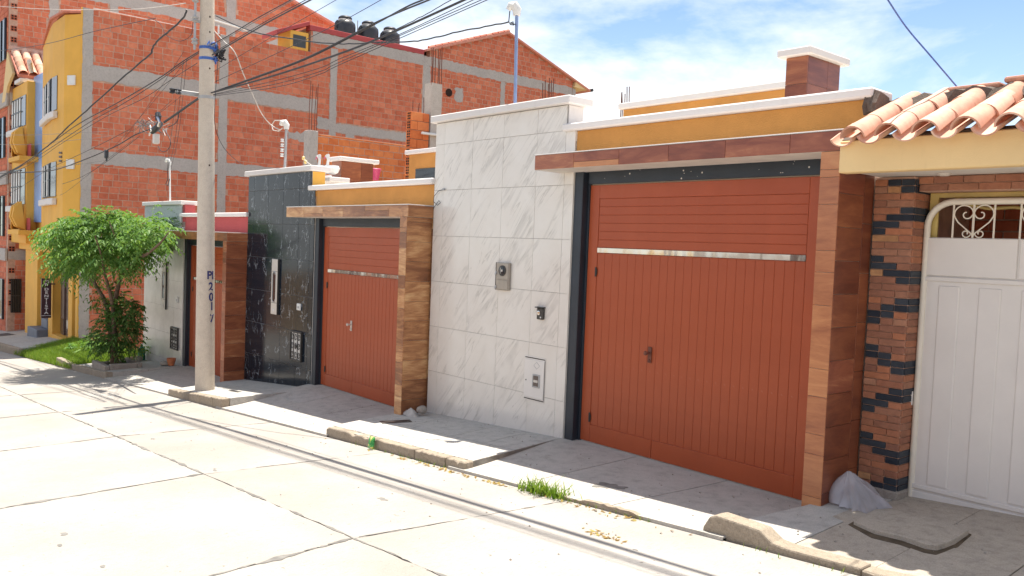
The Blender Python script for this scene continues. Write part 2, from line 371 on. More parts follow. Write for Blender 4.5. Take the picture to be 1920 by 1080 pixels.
M['stone'] = m_concrete('stone', (.36, .32, .28), (.22, .19, .16), 8, .6)
M['pink'] = m_plain('pink_pot', (.55, .06, .17), .5, .2, 8)
M['wrapper'] = None
def m_wrapper():
    k = NT('green_yellow_wrapper'); v = k.coord(); a = k.noise(v, 22, 4, .6)
    c = k.ramp(a, [(.38, (.01, .20, .04)), (.52, (.05, .40, .09)), (.60, (.72, .60, .10)), (.72, (.75, .74, .66))]); return k.out(c, .25, .6)
M['wrapper'] = m_wrapper()
def m_leaf(name, a, b, c3):
    k = NT(name); r = k.rand(); c = k.ramp(r, [(0, a), (.55, b), (1, c3)])
    tr = k.n('ShaderNodeBsdfTranslucent'); k.l(k.mix(1., c, (1.5, 1.5, .7), 'MULTIPLY'), tr.inputs['Color'])
    mx = k.n('ShaderNodeMixShader'); mx.inputs[0].default_value = .34
    k.out(c, .5, .2); o = k.t.nodes['Material Output']; k.l(k.b.outputs[0], mx.inputs[1]); k.l(tr.outputs[0], mx.inputs[2]); k.l(mx.outputs[0], o.inputs[0]); return k.m
M['leaf'] = m_leaf('tree_leaf', (.085, .185, .045), (.13, .25, .06), (.21, .33, .09))
M['leaf2'] = m_leaf('shrub_leaf', (.06, .14, .04), (.10, .20, .055), (.20, .28, .10))
M['grass'] = m_leaf('grass_blade', (.10, .20, .022), (.17, .28, .035), (.28, .35, .08))
M['dry'] = m_leaf('dry_leaf', (.20, .12, .04), (.34, .22, .07), (.42, .34, .10))
def m_bag():
    k = NT('clear_grey_plastic'); v = k.coord(); a = k.noise(v, 4, 2, .5, .5)
    k.out((.80, .78, .82), .25, .7); tr = k.n('ShaderNodeBsdfTransparent'); tr.inputs[0].default_value = (.80, .79, .83, 1)
    m2 = k.n('ShaderNodeMixShader'); k.l(k.ramp(a, [(.30, .50), (.70, .72)]), m2.inputs[0]); k.l(k.b.outputs[0], m2.inputs[1]); k.l(tr.outputs[0], m2.inputs[2])
    k.bump(k.noise(v, 9, 3, .5, 1.0), .30, .03); k.l(m2.outputs[0], k.t.nodes['Material Output'].inputs[0]); return k.m
M['bag'] = m_bag()

# ------------------------------------------------------------------ ground, road, sidewalks
def sheet(name, xs, ys, zf, mat, parent=None, depth=.25, kind=None):
    """height-field slab with skirts: xs(y) may bend through (x0f,x1f)"""
    x0, x1, nx = xs; y0, y1, ny = ys; V = []; F = []
    fx0 = x0 if callable(x0) else (lambda y: x0); fx1 = x1 if callable(x1) else (lambda y: x1)
    for j in range(ny+1):
        y = y0+(y1-y0)*j/ny; a, b = fx0(y), fx1(y)
        for i in range(nx+1):
            x = a+(b-a)*i/nx; V.append((x, y, zf(x, y)))
    for j in range(ny):
        for i in range(nx): k = j*(nx+1)+i; F.append((k, k+1, k+nx+2, k+nx+1))
    ring = [i for i in range(nx+1)]+[j*(nx+1)+nx for j in range(1, ny+1)]+[ny*(nx+1)+i for i in range(nx-1, -1, -1)]+[j*(nx+1) for j in range(ny-1, 0, -1)]
    b = len(V); V += [(V[k][0], V[k][1], V[k][2]-depth) for k in ring]; n = len(ring)
    for i in range(n): F.append((ring[i], b+i, b+(i+1) % n, ring[(i+1) % n]))
    m = MB(); m.add(V, F); return m.build(name, mat, parent, kind=kind)
sheet('terrain', (-320, 320, 8), (-320, 320, 8), lambda x, y: zr(x)-.45, M['terrain'], depth=1, kind='structure')
sheet('road_bed', (-90, 40, 2), (-8.6, -1.50, 1), lambda x, y: zr(x)-.010, M['tar'], depth=.2, kind='structure')
road = thing('road', '', '', (0, -4.5, -.7)); del road['label']; del road['category']; road['kind'] = 'structure'
XJ = [-4.75+2.86*k for k in range(-22, 13)]; YJ = [-1.545, -3.46, -6.3, -8.6]
def edge(a, b, n, amp, keep):
    out = []
    for i in range(n):
        t = i/n; p = [a[0]+(b[0]-a[0])*t, a[1]+(b[1]-a[1])*t]
        if i and amp: k = 1 if keep == 'y' else 0; p[k] += jit(amp)
        out.append(p)
    return out
for i in range(len(XJ)-1):
    for j in range(3):
        sk = lambda y: (y+3.46)*(-.10 if y < -3.46 else .13)     # joints run slightly askew
        g = .010; x0, x1 = XJ[i]+g*.6, XJ[i+1]-g*.6; y1, y0 = YJ[j]-(g*.5 if j else 0), YJ[j+1]+g*.5
        near = -9 < XJ[i] < 9; n = 26 if near else 3; am = .010 if near else 0
        pts = edge((x0+sk(y0), y0), (x1+sk(y0), y0), n, am, 'y')+edge((x1+sk(y0), y0), (x1+sk(y1), y1), n, am, 'x')+edge((x1+sk(y1), y1), (x0+sk(y1), y1), n, am if j else 0, 'y')+edge((x0+sk(y1), y1), (x0+sk(y0), y0), n, am, 'x')
        MB().prism([(p[0], p[1], zr(p[0])) for p in pts], (0, 0, -.03)).build('slab', M['road'], road)

sm = MB()
def seal(p0, p1, dens, wmax):
    L = math.hypot(p1[0]-p0[0], p1[1]-p0[1]); d = ((p1[0]-p0[0])/L, (p1[1]-p0[1])/L); t = 0
    while t < L:
        l = random.uniform(.08, .5)
        if random.random() < dens:
            w = random.uniform(.3, 1)*wmax; n = max(3, int(l/.05)); off = jit(.008)
            A_ = [(t+l*i/n, off+w*random.uniform(.3, 1)*math.sin(math.pi*(i+.25)/(n+.5))) for i in range(n+1)]; B_ = [(t+l*i/n, off-w*random.uniform(.3, 1)*math.sin(math.pi*(i+.25)/(n+.5))) for i in range(n, -1, -1)]
            P = [(p0[0]+d[0]*u-d[1]*v, p0[1]+d[1]*u+d[0]*v) for u, v in A_+B_]; sm.prism([(x, y, zr(x)+.004) for x, y in P], (0, 0, -.006))
        t += l
for i, x in enumerate(XJ):
    if -10 < x < 9: seal((x+.02, -6.2) if False else (x+.28, -6.25), (x, -3.5), .85, .055); seal((x, -3.42), (x+.25, -1.62), .5, .018)
seal((-12, -3.46), (9, -3.46), .65, .032)
for _ in range(16):
    cx, cy, rr = random.uniform(-8, 7), random.uniform(-6.2, -1.8), random.uniform(.015, .05); P = []
    for i in range(10): a = 2*math.pi*i/10; q = rr*random.uniform(.5, 1.2); P.append((cx+q*1.5*math.cos(a), cy+q*.7*math.sin(a), zr(cx+q*1.5*math.cos(a))+.002))
    sm.prism(P, (0, 0, -.004))
sm.build('joint_sealant', M['tar'], road, kind='stuff')
GB = [-.405, -.685, -1.165]                     # ground level at the three gates
HX = [0, -5.95, -11.88]
def drive(k):
    xo = HX[k]
    def zf(x, y):
        t = min(1, max(0, (.1-y)/1.65)); e = t*t*(3-2*t)*.5+t*.5
        return GB[k]*(1-e)+(zr(x)+.028)*e
    return zf
for k in range(3):
    root = thing('driveway', '', '', (HX[k]+4, -.7, GB[k])); del root['label']; del root['category']; root['kind'] = 'structure'
    if k == 0: root_d1 = root
    xa, xb = HX[k]+2.38, HX[k]+[5.62, 5.86, 6.22][k]; nsl = 3; zf = drive(k)
    cuts = [xa, xa+1.05, xa+2.12, xb]
    for i in range(nsl):
        l, r = cuts[i]+(.006 if i else 0), cuts[i+1]-(.006 if i < nsl-1 else 0)
        sheet('slab', (l, r, 8), (-1.56, .10, 10), zf, M['drive'], root, .12)
    sheet('driveway_bed', (xa, xb, 8), (-1.555, .3, 10), lambda x, y: zf(x, y)-.012, M['tar'], root, .1)
m = MB(); P = []
for i in range(22):
    x = 3.95+.045*i; P.append((x, -1.566+jit(.006), zr(x)+(.046 if 6 < i < 20 else .026)+jit(.006)))
m.prism(P+[(P[-1][0], -1.56, zr(P[-1][0])-.04), (P[0][0], -1.56, zr(P[0][0])-.04)], (0, .05, 0)); m.build('broken_edge', M['kerb'], root_d1)
m = MB(); P = []
for i in range(30):
    a = 2*math.pi*i/30; q = 1+.25*math.sin(3*a)+.18*math.sin(7*a+1)+jit(.08); x = 4.02+.13*q*math.cos(a)+.05*math.sin(a); y = -1.0+.10*q*math.sin(a); P.append((x, y, drive(0)(x, y)+.003))
m.prism(P, (0, 0, -.004)); m.build('oil_stain', M['tar'], root_d1)
def kerbstones(parent, cuts, yf, h, zf, mat=M['kerb'], d=.12):
    for a, b in zip(cuts[:-1], cuts[1:]):
        m = MB(); n = 12; P = []
        for i in range(n+1):
            x = a+.006+(b-a-.012)*i/n; P.append((x, yf+jit(.003), zf(x)+jit(.007)-(.022 if random.random() < .06 else 0)))
        m.prism(P+[(b-.006, yf+jit(.004), zr(b)-.08), (a+.006, yf, zr(a)-.08)], (0, d, 0)); m.build('kerb_stone', mat, parent, .010)
# island 1 in front of the white wall
root = thing('sidewalk', '', '', (1.2, -.8, -.5)); del root['label']; del root['category']; root['kind'] = 'structure'
z1 = lambda x, y: zs(x, y)
l1 = lambda y: -.16-.27*min(1, (y+1.51)/1.1); r1 = lambda y: 2.62-.24*min(1, max(0, (y+1.5)/1.5))
xs = [0, .30, .62, .82, 1]
def isl(i, y): a, b = l1(y), r1(y); return a+(b-a)*xs[i]
for i in range(4):
    for (ya, yb) in ((-1.42, -.80), (-.79, .02)):
        sheet('slab', ((lambda y, i=i: isl(i, y)+(.005 if i else 0)), (lambda y, i=i: isl(i+1, y)-(.005 if i < 3 else 0)), 4), (ya, yb, 4), z1, M['walk'], root, .16)
sheet('sidewalk_bed', (l1, r1, 4), (-1.50, .3, 4), lambda x, y: z1(x, y)-.008, M['walk_old'], root, .2)
kerbstones(root, [-.16, .95, 1.75, 2.30, 2.62], -1.535, .1, lambda x: zs(x, -1.5)+.002)
# island 2 in front of the black marble wall
root = thing('sidewalk', '', '', (-4.5, -.8, -.9)); del root['label']; del root['category']; root['kind'] = 'structure'
z2 = lambda x, y: -.755+.090*(x+3.48)+.02*y
for a, b in ((-6.2, -5.1), (-5.1, -4.2), (-4.2, -3.36)):
    for (ya, yb) in ((-1.42, -.72), (-.71, .02)):
        q = -.42 if a < -6 else 0
        sheet('slab', ((lambda y, a=a, q=q: a+.005+(0 if q == 0 else .50*max(0, min(1, (-y-.3)/1.1)))), b-.005, 4), (ya, yb, 4), z2, M['walk'], root, .2)
sheet('sidewalk_bed', (-5.70, -3.38, 4), (-1.50, .3, 4), lambda x, y: z2(x, y)-.008, M['kerb'], root, .2)
kerbstones(root, [-5.72, -4.72, -4.28, -3.72, -3.36], -1.555, .1, lambda x: z2(x, -1.5)+.004)
# island 3 in front of the grey wall with the tree
root = thing('sidewalk', '', '', (-10.5, -.8, -1.2)); del root['label']; del root['category']; root['kind'] = 'structure'
z3 = lambda x, y: -1.165+.072*(x+9.33)+.03*y
for a, b in ((-12.1, -10.9), (-10.9, -9.42)):
    for (ya, yb) in ((-1.42, -.72), (-.71, .02)): sheet('slab', (a+.005, b-.005, 4), (ya, yb, 4), z3, M['walk'], root, .25)
sheet('sidewalk_bed', (-12.1, -9.43, 4), (-1.50, .3, 4), lambda x, y: z3(x, y)-.008, M['kerb'], root, .2)
kerbstones(root, [-13.6, -12.7, -11.6, -10.5, -9.45], -1.555, .1, lambda x: z3(max(x, -12.3), -1.5)+.004)
# sidewalk before the white gate (right), with its raised kerb end and broken slab
root = thing('sidewalk', '', '', (7, -.8, -.2)); del root['label']; del root['category']; root['kind'] = 'structure'
z4 = lambda x, y: -.232+.062*(x-5.6)+.045*y
def S4(poly, mat, dz=0, th=.15, tilt=None):
    pts = [(onP(px, py, -.232-.062*5.6, .062, .045) if len(q) == 2 else None) for q in poly for px, py in [q[:2]]]
    return MB().prism([(p.x, p.y, p.z+dz+(tilt(p) if tilt else 0)) for p in pts], (0, 0, -th)).build('slab', mat, root, .004)
l4 = lambda y: 5.62-.22*max(0, min(1, (-y-.42)/1.0))
sheet('slab', (l4, lambda y: 6.02+.0*y, 5), (-1.40, .14, 8), z4, M['walk'], root, .25)
sheet('sidewalk_bed', (6.0, 16, 6), (-1.42, .5, 4), lambda x, y: z4(x, y)-.014, M['tar'], root, .3)
xx = [6.03, 6.62, 7.25, 8.3, 9.5, 11, 12.5, 14]
for i in range(len(xx)-1):
    if i == 0:
        sheet('slab', (xx[0], xx[1]-.008, 4), (-1.40, -.62, 5), z4, M['walk_old'], root, .12)
        sheet('slab', (xx[0], xx[1]-.008, 4), (-.61, .34, 5), lambda x, y: z4(x, y)-.004, M['walk_old'], root, .12)
        continue
    sheet('slab', (xx[i], xx[i+1]-.010, 4), (-1.40, -.70+jit(.05), 5), lambda x, y: z4(x, y)+.004, M['walk_old'], root, .12)
    sheet('slab', (xx[i], xx[i+1]-.010, 4), (-.68, .34, 5), lambda x, y: z4(x, y), M['walk_old'], root, .12)
S4([(1600, 985), (1640, 962), (1672, 960), (1740, 980), (1816, 1004), (1790, 1022), (1770, 1030), (1756, 1034), (1735, 1031), (1690, 1015), (1640, 1003)], M['walk_old'], .030, .05, lambda p: .02*(p.x-6.1))
S4([(1590, 984), (1640, 958), (1674, 957), (1742, 977), (1822, 1003), (1796, 1026), (1772, 1036), (1755, 1042), (1732, 1038), (1688, 1022), (1634, 1009)], M['soil'], .006, .03)
S4([(1560, 968), (1598, 986), (1638, 963), (1620, 945)], M['walk_old'], .002, .08)
# kerb with raised end
kx = [5.42, 5.47, 5.53, 5.88, 5.98, 6.1, 6.6]; kz = [-.27, -.185, -.160, -.165, -.225, -.232, -.200]
P = [(x, -1.52, z) for x, z in zip(kx, kz)]
MB().prism(P+[(6.6, -1.52, -.40), (5.40, -1.52, -.45)], (0, .15, 0)).build('kerb_stone', M['kerb'], root, .014, seg=2)
kerbstones(root, [6.6, 7.6, 8.6, 9.6, 10.6, 12, 13.4], -1.52, .1, lambda x: z4(x, -1.45)+.026, d=.13)
# far sidewalk before the yellow building, and the grass verge
zfar = lambda x, y: -1.66+.059*(x+18.6)+.075*y
root = thing('sidewalk', '', '', (-24, -.8, -2)); del root['label']; del root['category']; root['kind'] = 'structure'
for k in range(9):
    a = -18.2-2.4*(k+1); sheet('slab', (a+.012, a+2.4-.012, 3), (-1.42, .9, 4), zfar, M['walk'], root, .3)
kerbstones(root, [-40+2.0*i for i in range(12)], -1.54, .1, lambda x: zfar(x, -1.5)+.002)
zg = lambda x, y: (zr(x)+.05)*(1-(y+1.52)/1.52)+(-1.27+.052*(x+12.2))*((y+1.52)/1.52)
verge = sheet('verge_earth', (-18.6, -12.1, 10), (-1.52, .02, 6), zg, M['soil'], None, .3, 'structure')
MB().box(-17, -14, 0, 0.01, -1, -1) if False else None

# grass (stuff) on the verge + weeds
def blades(name, n, pos, hmin, hmax, wid, mat, kind='stuff', parent=None, lean=.35):
    p = np.array([pos() for _ in range(n)]); a = rng.uniform(0, 2*np.pi, n); h = rng.uniform(hmin, hmax, n)
    dx = np.stack([np.cos(a), np.sin(a), 0*a], 1); l = rng.normal(0, lean, (n, 2))*h[:, None]; w = rng.uniform(.5, 1, n)*wid
    mid = p.copy(); mid[:, :2] += l*.35; mid[:, 2] += h*.6; tip = p.copy(); tip[:, :2] += l; tip[:, 2] += h
    V = np.stack([p-dx*w[:, None], p+dx*w[:, None], mid+dx*w[:, None]*.8, mid-dx*w[:, None]*.8, tip+dx*w[:, None]*.1, tip-dx*w[:, None]*.1], 1).reshape(-1, 3)
    b = np.arange(n)*6; F = np.concatenate([np.stack([b, b+1, b+2, b+3], 1), np.stack([b+3, b+2, b+4, b+5], 1)])
    return npmesh(name, V, F, mat, parent, kind)
def gp():
    while True:
        x = random.uniform(-18.5, -12.15); y = random.uniform(-1.6, -.03)
        if y < -1.50 and random.random() < .55: continue
        if x < -17.2 and y < -1.2 - (-17.2-x)*.2 + .4 and random.random() < .5: continue
        return (x, y, zg(x, y)-.01)
g = blades('grass', 42000, gp, .05, .17, .006, M['grass'])

# street litter along the kerb
def litter(n, f, name, label, cat):
    V = []; F = []
    for _ in range(n):
        x, y, z = f(); s = random.uniform(.008, .028); a = random.uniform(0, 6.28); c, d = math.cos(a)*s, math.sin(a)*s
        b = len(V); t = random.uniform(.2, .7)*s
        V += [(x-c, y-d, z+.003), (x+d*.5, y-c*.5, z+.004+t*.3), (x+c, y+d, z+.004+t), (x-d*.5, y+c*.5, z+.004)]; F.append((b, b+1, b+2, b+3))
    o = npmesh(name, np.array(V), np.array(F), M['dry'], None, 'stuff'); o['label'] = label; return o
def lk1():
    x = random.choice([random.uniform(2.3, 3.3), random.gauss(2.9, .4), random.uniform(1.6, 2.7), random.uniform(4.1, 4.9), random.uniform(-.1, 6.2)]); y = -1.59+abs(random.gauss(0, .035))*-1; return x, y, zr(x)
litter(170, lk1, 'leaf_litter', 'dry yellow leaves strewn along the gutter', 'leaf litter')
def lk2():
    t = random.random(); x = 4.95+.20*t+jit(.05); y = -2.25+.5*t+jit(.06); x = 4.80+.32*t+random.gauss(0, .03); y = -2.10+random.gauss(0, .03); return x, y, zr(x)
litter(40, lk2, 'leaf_litter', 'small heap of withered leaves lying out on the road', 'leaf litter')
def tuft():
    a = random.gauss(0, .14); x = 3.80+a; y = -1.575+random.gauss(0, .035); return (x, y, zr(x)+.0)
o = blades('grass_tuft', 330, tuft, .05, .15, .006, M['grass'], 'stuff', None, .55); o['label'] = 'bright green grass tuft growing from the gutter before the big gate'

# ------------------------------------------------------------------ the three sister houses
def box_tiles(name, mats, parent, X0, xs, zs_, Yf, th=.010, gap=.003, skip=None):
    for i in range(len(xs)-1):
        for j in range(len(zs_)-1):
            if skip and skip(xs[i], xs[i+1], zs_[j], zs_[j+1]): continue
            d = (round(xs[i+1]-xs[i]-gap, 3), th, round(zs_[j+1]-zs_[j]-gap, 3))
            piece(name, mats, parent, (X0+(xs[i]+xs[i+1])/2, Yf-th/2+jit(.0008), (zs_[j]+zs_[j+1])/2), d, None, .0012)
def house(k, dz, wood, woodl, woodd, tilemat, grout, wallname, parmat, label, wt, pt, endmat):
    dx = HX[k]; gb = GB[k]; H = thing('house', label, 'house', (dx+2.6, .5, gb))
    zb = gb-.75
    Z = lambda z: z+dz
    # street wall
    w = B('facade_wall', grout, H, dx-.215, dx+2.27, .004, .235, zb, Z(wt), .003)
    B('wall_core', M['soffit'], H, dx+2.272, dx+2.418, .004, .23, zb, Z(2.70), .003)
    jx = [-.20, 0, .6, 1.2, 1.8, 2.27, 2.418] if k == 0 else [-.20, .06, .66, 1.26, 1.86, 2.27, 2.418]
    j0 = 0. if k == 0 else (.13 if k == 1 else .05)
    zz = sorted([j0+.6*i for i in range(-3, 7) if zb < j0+.6*i < Z(wt)-.05]+[zb+.02, Z(wt)-.004])
    box_tiles('tile', tilemat, w, dx, jx, zz, .0, .010, .006 if k == 1 else .003, lambda a, b, c, d: a > 2.2 and c > Z(2.6))
    if k == 0: pass
    B('coping', M['white'], H, dx-.255, dx+2.36, -.075, .31, Z(wt)+.002, Z(wt)+.092, .010)
    if k < 2: B('wall_end', endmat, H, dx+2.273, dx+2.285, .01, .232, Z(2.9), Z(wt)-.002, 0)
    else: B('wall_end', endmat, H, dx+2.273, dx+2.40, .01, .232, Z(2.9), Z(wt)-.002, 0)
    # parapet above the canopy
    B('parapet', parmat, H, dx+2.42, dx+5.715, .012, .20, Z(2.695), Z(pt), .004)
    B('coping', M['white'], H, dx+2.25, dx+5.76, -.065, .29, Z(pt)+.002, Z(pt)+.082, .014)
    # canopy
    c = B('canopy', M['soffit'], H, dx+2.205, dx+5.73, -.388, .05, Z(2.535), Z(2.688), .004)
    B('canopy_cap', M['white'], c, dx+2.195, dx+5.735, -.402, .011, Z(2.690), Z(2.700), .002)
    xs = [2.205, 2.80, 3.42, 4.03, 4.65, 5.27, 5.735]
    for i in range(6):
        if i == 1 or (k == 1 and i in (2, 4)):
            zc = .055 if i == 1 else .085
            piece('tile', wood, c, (dx+(xs[i]+xs[i+1])/2, -.395, Z(2.535)+.152-(.152-zc)/2), (xs[i+1]-xs[i]-.003, .012, .150-zc))
            piece('tile', woodl, c, (dx+(xs[i]+xs[i+1])/2, -.395, Z(2.535)+zc/2), (xs[i+1]-xs[i]-.003, .012, zc-.002))
        else: piece('tile', random.choice([wood, wood, woodl]) if k else wood, c, (dx+(xs[i]+xs[i+1])/2, -.395, Z(2.535)+.076), (xs[i+1]-xs[i]-.003, .012, .152))
    piece('tile', wood, c, (dx+2.200, -.17, Z(2.535)+.076), (.012, .43, .152))
    piece('tile', woodl, c, (dx+5.736, -.19, Z(2.535)+.076), (.41, .012, .150), ROTX)
    # pillar
    p = B('pillar', M['soffit'], H, dx+5.556, dx+5.700, -.388, .165, zb, Z(2.535), .003)
    z = Z(2.532)
    hs = [.14, .06, .21, .36, .17, .26, .50, .22, .30, .16, .34, .28, .4]
    for i, h in enumerate(hs):
        zt = z-h
        if zt < zb: break
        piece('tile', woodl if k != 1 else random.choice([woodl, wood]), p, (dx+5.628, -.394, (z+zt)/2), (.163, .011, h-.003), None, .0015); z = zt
    for (ya, yb, hh) in ((-.395, .0, .262), (.003, .163, .40)):
        z = Z(2.532)-(.06 if ya < -.1 else .14); first = True
        while z > zb:
            h = hh if not first else (.06 if ya < -.1 else .14)
            top = z+h if first else z; bot = z if first else z-hh
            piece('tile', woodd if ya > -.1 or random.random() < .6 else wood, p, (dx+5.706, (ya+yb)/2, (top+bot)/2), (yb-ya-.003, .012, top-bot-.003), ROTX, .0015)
            if not first: z = bot
            first = False
    # navy frame
    fr = thing_part('gate_frame', H)
    B('jamb', M['navy'], fr, dx+2.421, dx+2.548, .006, .13, zb, Z(2.545), .006)
    B('jamb', M['navy'], fr, dx+2.549, dx+2.575, .085, .13, zb, Z(2.545), .003)
    B('lintel', M['navy'], fr, dx+2.5755, dx+5.556, .060, .13, Z(2.405), Z(2.540), .006)
    if k == 0:
        m = MB()
        for _ in range(16):
            x = random.uniform(2.7, 5.4)**1; r = random.choice([.003, .004, .005, .009]); m.lathe([(r, 0), (r*.7, .002)], (x, .0595, random.uniform(2.42, 2.53)), 6, (0, -1, 0))
        m.build('paint_splash', M['soffit'], fr, kind='stuff')
    # gate
    g = thing_part('gate', H); yg = .100; top = Z(2.395); bot = gb+.012; xl, xr = dx+2.585, dx+5.55
    zrail = gb+.20; zs1, zs2 = Z(1.668), Z(1.722); zt = Z(2.25); pl, pr = dx+2.722, dx+5.180
    B('backing', M['gate'], g, xl+.01, xr-.01, yg+.004, yg+.03, bot+.02, top-.01, 0)
    B('stile', M['gate'], g, xl, pl-.002, yg-.006, yg+.011, bot, top, .003)
    B('stile', M['gate'], g, pr+.002, xr, yg-.006, yg+.011, bot, top, .003)
    B('top_rail', M['gate'], g, pl-.0015, pr+.0015, yg-.006, yg+.011, zt, top, .003)
    xd = dx+3.585
    B('bottom_rail', M['gate'], g, pl-.0015, xd-.003, yg-.006, yg+.011, bot, zrail, .003)
    B('bottom_rail', M['gate'], g, xd+.003, pr+.0015, yg-.006, yg+.011, bot, zrail, .003)
    npk = 5 if k else 6; hp = (zt-zs2)/npk
    for i in range(npk): piece('plank', M['gate'], g, ((pl+pr)/2, yg+.005, zs2+hp*(i+.5)), (pr-pl-.004, .012, hp-.004), None, .003)
    st = B('steel_strip', M['steel'], g, pl+.001, pr-.001, yg-.010, yg+.008, zs1, zs2, .002)
    for a, b, n in ((pl, xd, 8), (xd, pr, 16)):
        wdt = (b-a)/n
        for i in range(n): piece('board', M['gate'], g, (a+wdt*(i+.5), yg+.006, (zs1+zrail)/2), (wdt-.005, .012, zs1-zrail-.004), None, .003)
    for z in (Z(1.46), gb+.28):
        MB().tube([(pl-.006, yg-.012, z-.05), (pl-.006, yg-.012, z+.05)], .010, 8).box(pl-.02, pl+.012, yg-.011, yg-.007, z-.03, z+.03).build('hinge', M['iron'], g)
    zl = gb+1.05; xk = dx+3.515
    m = MB().box(xk-.022, xk+.022, yg-.012, yg-.004, zl-.07, zl+.09); m.tube([(xk, yg-.05, zl+.03), (xk, yg-.01, zl+.03)], .012, 10)
    m.lathe([(.004, 0), (.020, .004), (.024, .015), (.018, .026), (.004, .03)], (xk, yg-.062, zl+.03), 12, (0, -1, 0)); m.lathe([(.014, 0), (.013, .012)], (xk, yg-.012, zl-.045), 10, (0, -1, 0))
    m.build('lock', M['rust'] if k == 0 else M['ivory'], g, smooth=True)
    B('doorstep', M['drive'], H, dx+2.42, dx+5.556, .05, .4, zb, gb-.004, .004)
    # roof slab and rear walls so that the house is a solid body
    B('roof_slab', M['soffit'], H, dx-.2, dx+5.7, .24, 2.95, Z(2.45), Z(2.60), 0)
    B('side_wall', M['soffit'], H, dx+5.50, dx+5.699, .17, 2.95, zb, Z(2.44), 0)
    return H
def thing_part(name, parent):
    o = bpy.data.objects.new(name, None); COL.objects.link(o); o.empty_display_size = .1; o.matrix_basis = Matrix.Identity(4); par(o, parent); return o

HOUSE1 = house(0, 0., M['wood1'], M['wood1l'], M['wood1d'], M['marble'], M['grout'], 'w', M['ochre'], 'low house with tall white marble-tiled wall and wide orange-brown gate, nearest of three', 3.285, 2.985, M['white'])
HOUSE2 = house(1, -.50, M['wood2'], M['wood2'], M['wood2'], M['black_marble'], M['dark_grout'], 'w', M['ochre'], 'low house with glossy black marble wall and striped wood pillar beside orange-brown gate', 3.305, 2.985, M['yellow'])
HOUSE3 = house(2, -.94, M['wood3'], M['wood3'], M['wood3'], M['satin'], M['grout'], 'w', M['red'], 'low house with grey tiled wall and red parapet, partly behind the utility pole', 3.265, 3.0, M['red'])
# grey blocks showing at the top of the third wall
B('plaster_band', M['satin_light'], HOUSE3, HX[2]-.2, HX[2]+2.275, -.026, -.011, 1.72, 2.32, .003)

def chimney(H, X0, X1, Y0, Y1, zb, zt, mat, capw, ns):
    c = thing_part('chimney', H)
    B('chimney_core', M['soffit'], c, X0+.012, X1-.012, Y0+.012, Y1, zb, zt, .002)
    h = (zt-zb)/ns
    for i in range(ns):
        piece('tile', mat, c, ((X0+X1)/2, Y0+.006, zb+h*(i+.5)), (X1-X0-.002, .012, h-.003), None, .001)
        m = Y0+.62*(Y1-Y0)
        piece('tile', mat, c, (X1-.006, (Y0+.013+m)/2, zb+h*(i+.5)), (m-Y0-.016, .012, h-.003), ROTX, .001)
        piece('tile', mat, c, (X1-.006, (Y1+m)/2, zb+h*(i+.5)), (Y1-m-.003, .012, h-.003), ROTX, .001)
    B('chimney_cap', M['white'], c, X0-.075, X1+.055, Y0-.06, Y1+.10, zt+.002, zt+.078, .010)
chimney(HOUSE1, 4.325, 4.56, 1.0, 1.62, 2.6, 3.672, M['wood1d'], .06, 4)
chimney(HOUSE2, -4.86, -4.515, 1.0, 1.66, 2.1, 3.112, M['wood1d'], .06, 3)
# rear parapets seen over the fronts
B('rear_wall', M['ochre'], HOUSE1, .37, 3.35, 3.0, 3.18, 2.5, 3.815, .004); B('coping', M['white'], HOUSE1, .32, 3.40, 2.93, 3.25, 3.817, 3.905, .01)
m = B('rear_wall', M['ochre'], HOUSE2, -5.36, -.3, 3.0, 3.18, 2.0, 3.465, .004); B('coping', M['white'], HOUSE2, -5.43, -.2, 2.93, 3.25, 3.467, 3.55, .01)
B('window', M['glass'], HOUSE2, -5.1, -3.6, 2.985, 3.01, 2.95, 3.17, .004)
B('rear_rail', M['white'], HOUSE2, -6.9, -5.0, 1.7, 1.82, 2.88, 2.98, .01); B('rear_wall', M['red'], HOUSE2, -6.9, -5.0, 1.72, 1.8, 2.2, 2.878, .003)

# ------------------------------------------------------------------ fittings on the house walls
def doorbox(x0, x1, z0, z1, y=0., th=.02): return x0, x1, y-th-.011, y-.011, z0, z1
t = thing('electricity_meter', 'beige steel electricity meter box with round glass on white marble wall', 'meter box', (1.31, -.03, 1.18))
B('case', M['meter'], t, 1.195, 1.432, -.050, -.0115, 1.172, 1.502, .006)
B('cover', M['meter'], t, 1.222, 1.424, -.056, -.0502, 1.300, 1.494, .003); B('cover', M['meter'], t, 1.222, 1.424, -.056, -.0502, 1.180, 1.292, .003)
MB().lathe([(.064, 0), (.064, .010), (.055, .012)], (1.325, -.056, 1.405), 24, (0, -1, 0)).build('bezel', M['iron'], t, smooth=True)
d = MB().lathe([(.052, 0), (.045, .012), (.004, .016)], (1.325, -.066, 1.405), 20, (0, -1, 0)).build('dial', M['glass'], t, smooth=True)
MB().box(1.312, 1.318, -.0845, -.0815, 1.37, 1.44).box(1.33, 1.355, -.0845, -.0815, 1.395, 1.42).build('pointer', M['ivory'], t)
for z in (1.38, 1.21): MB().box(1.196, 1.220, -.064, -.0502, z-.02, z+.015).lathe([(.011, 0), (.011, .008)], (1.208, -.064, z-.018), 8, (0, -1, 0)).build('latch', M['galv'], t)
B('edge_strip', M['iron'], t, 1.190, 1.1955, -.052, -.0117, 1.172, 1.502, .001)
t = thing('intercom', 'small dark video intercom with rain hood on white marble wall', 'intercom', (1.99, -.03, .9))
B('body', M['iron'], t, 1.938, 2.048, -.042, -.0115, .880, 1.010, .008); B('hood', M['iron'], t, 1.928, 2.056, -.066, -.0112, 1.012, 1.024, .003)
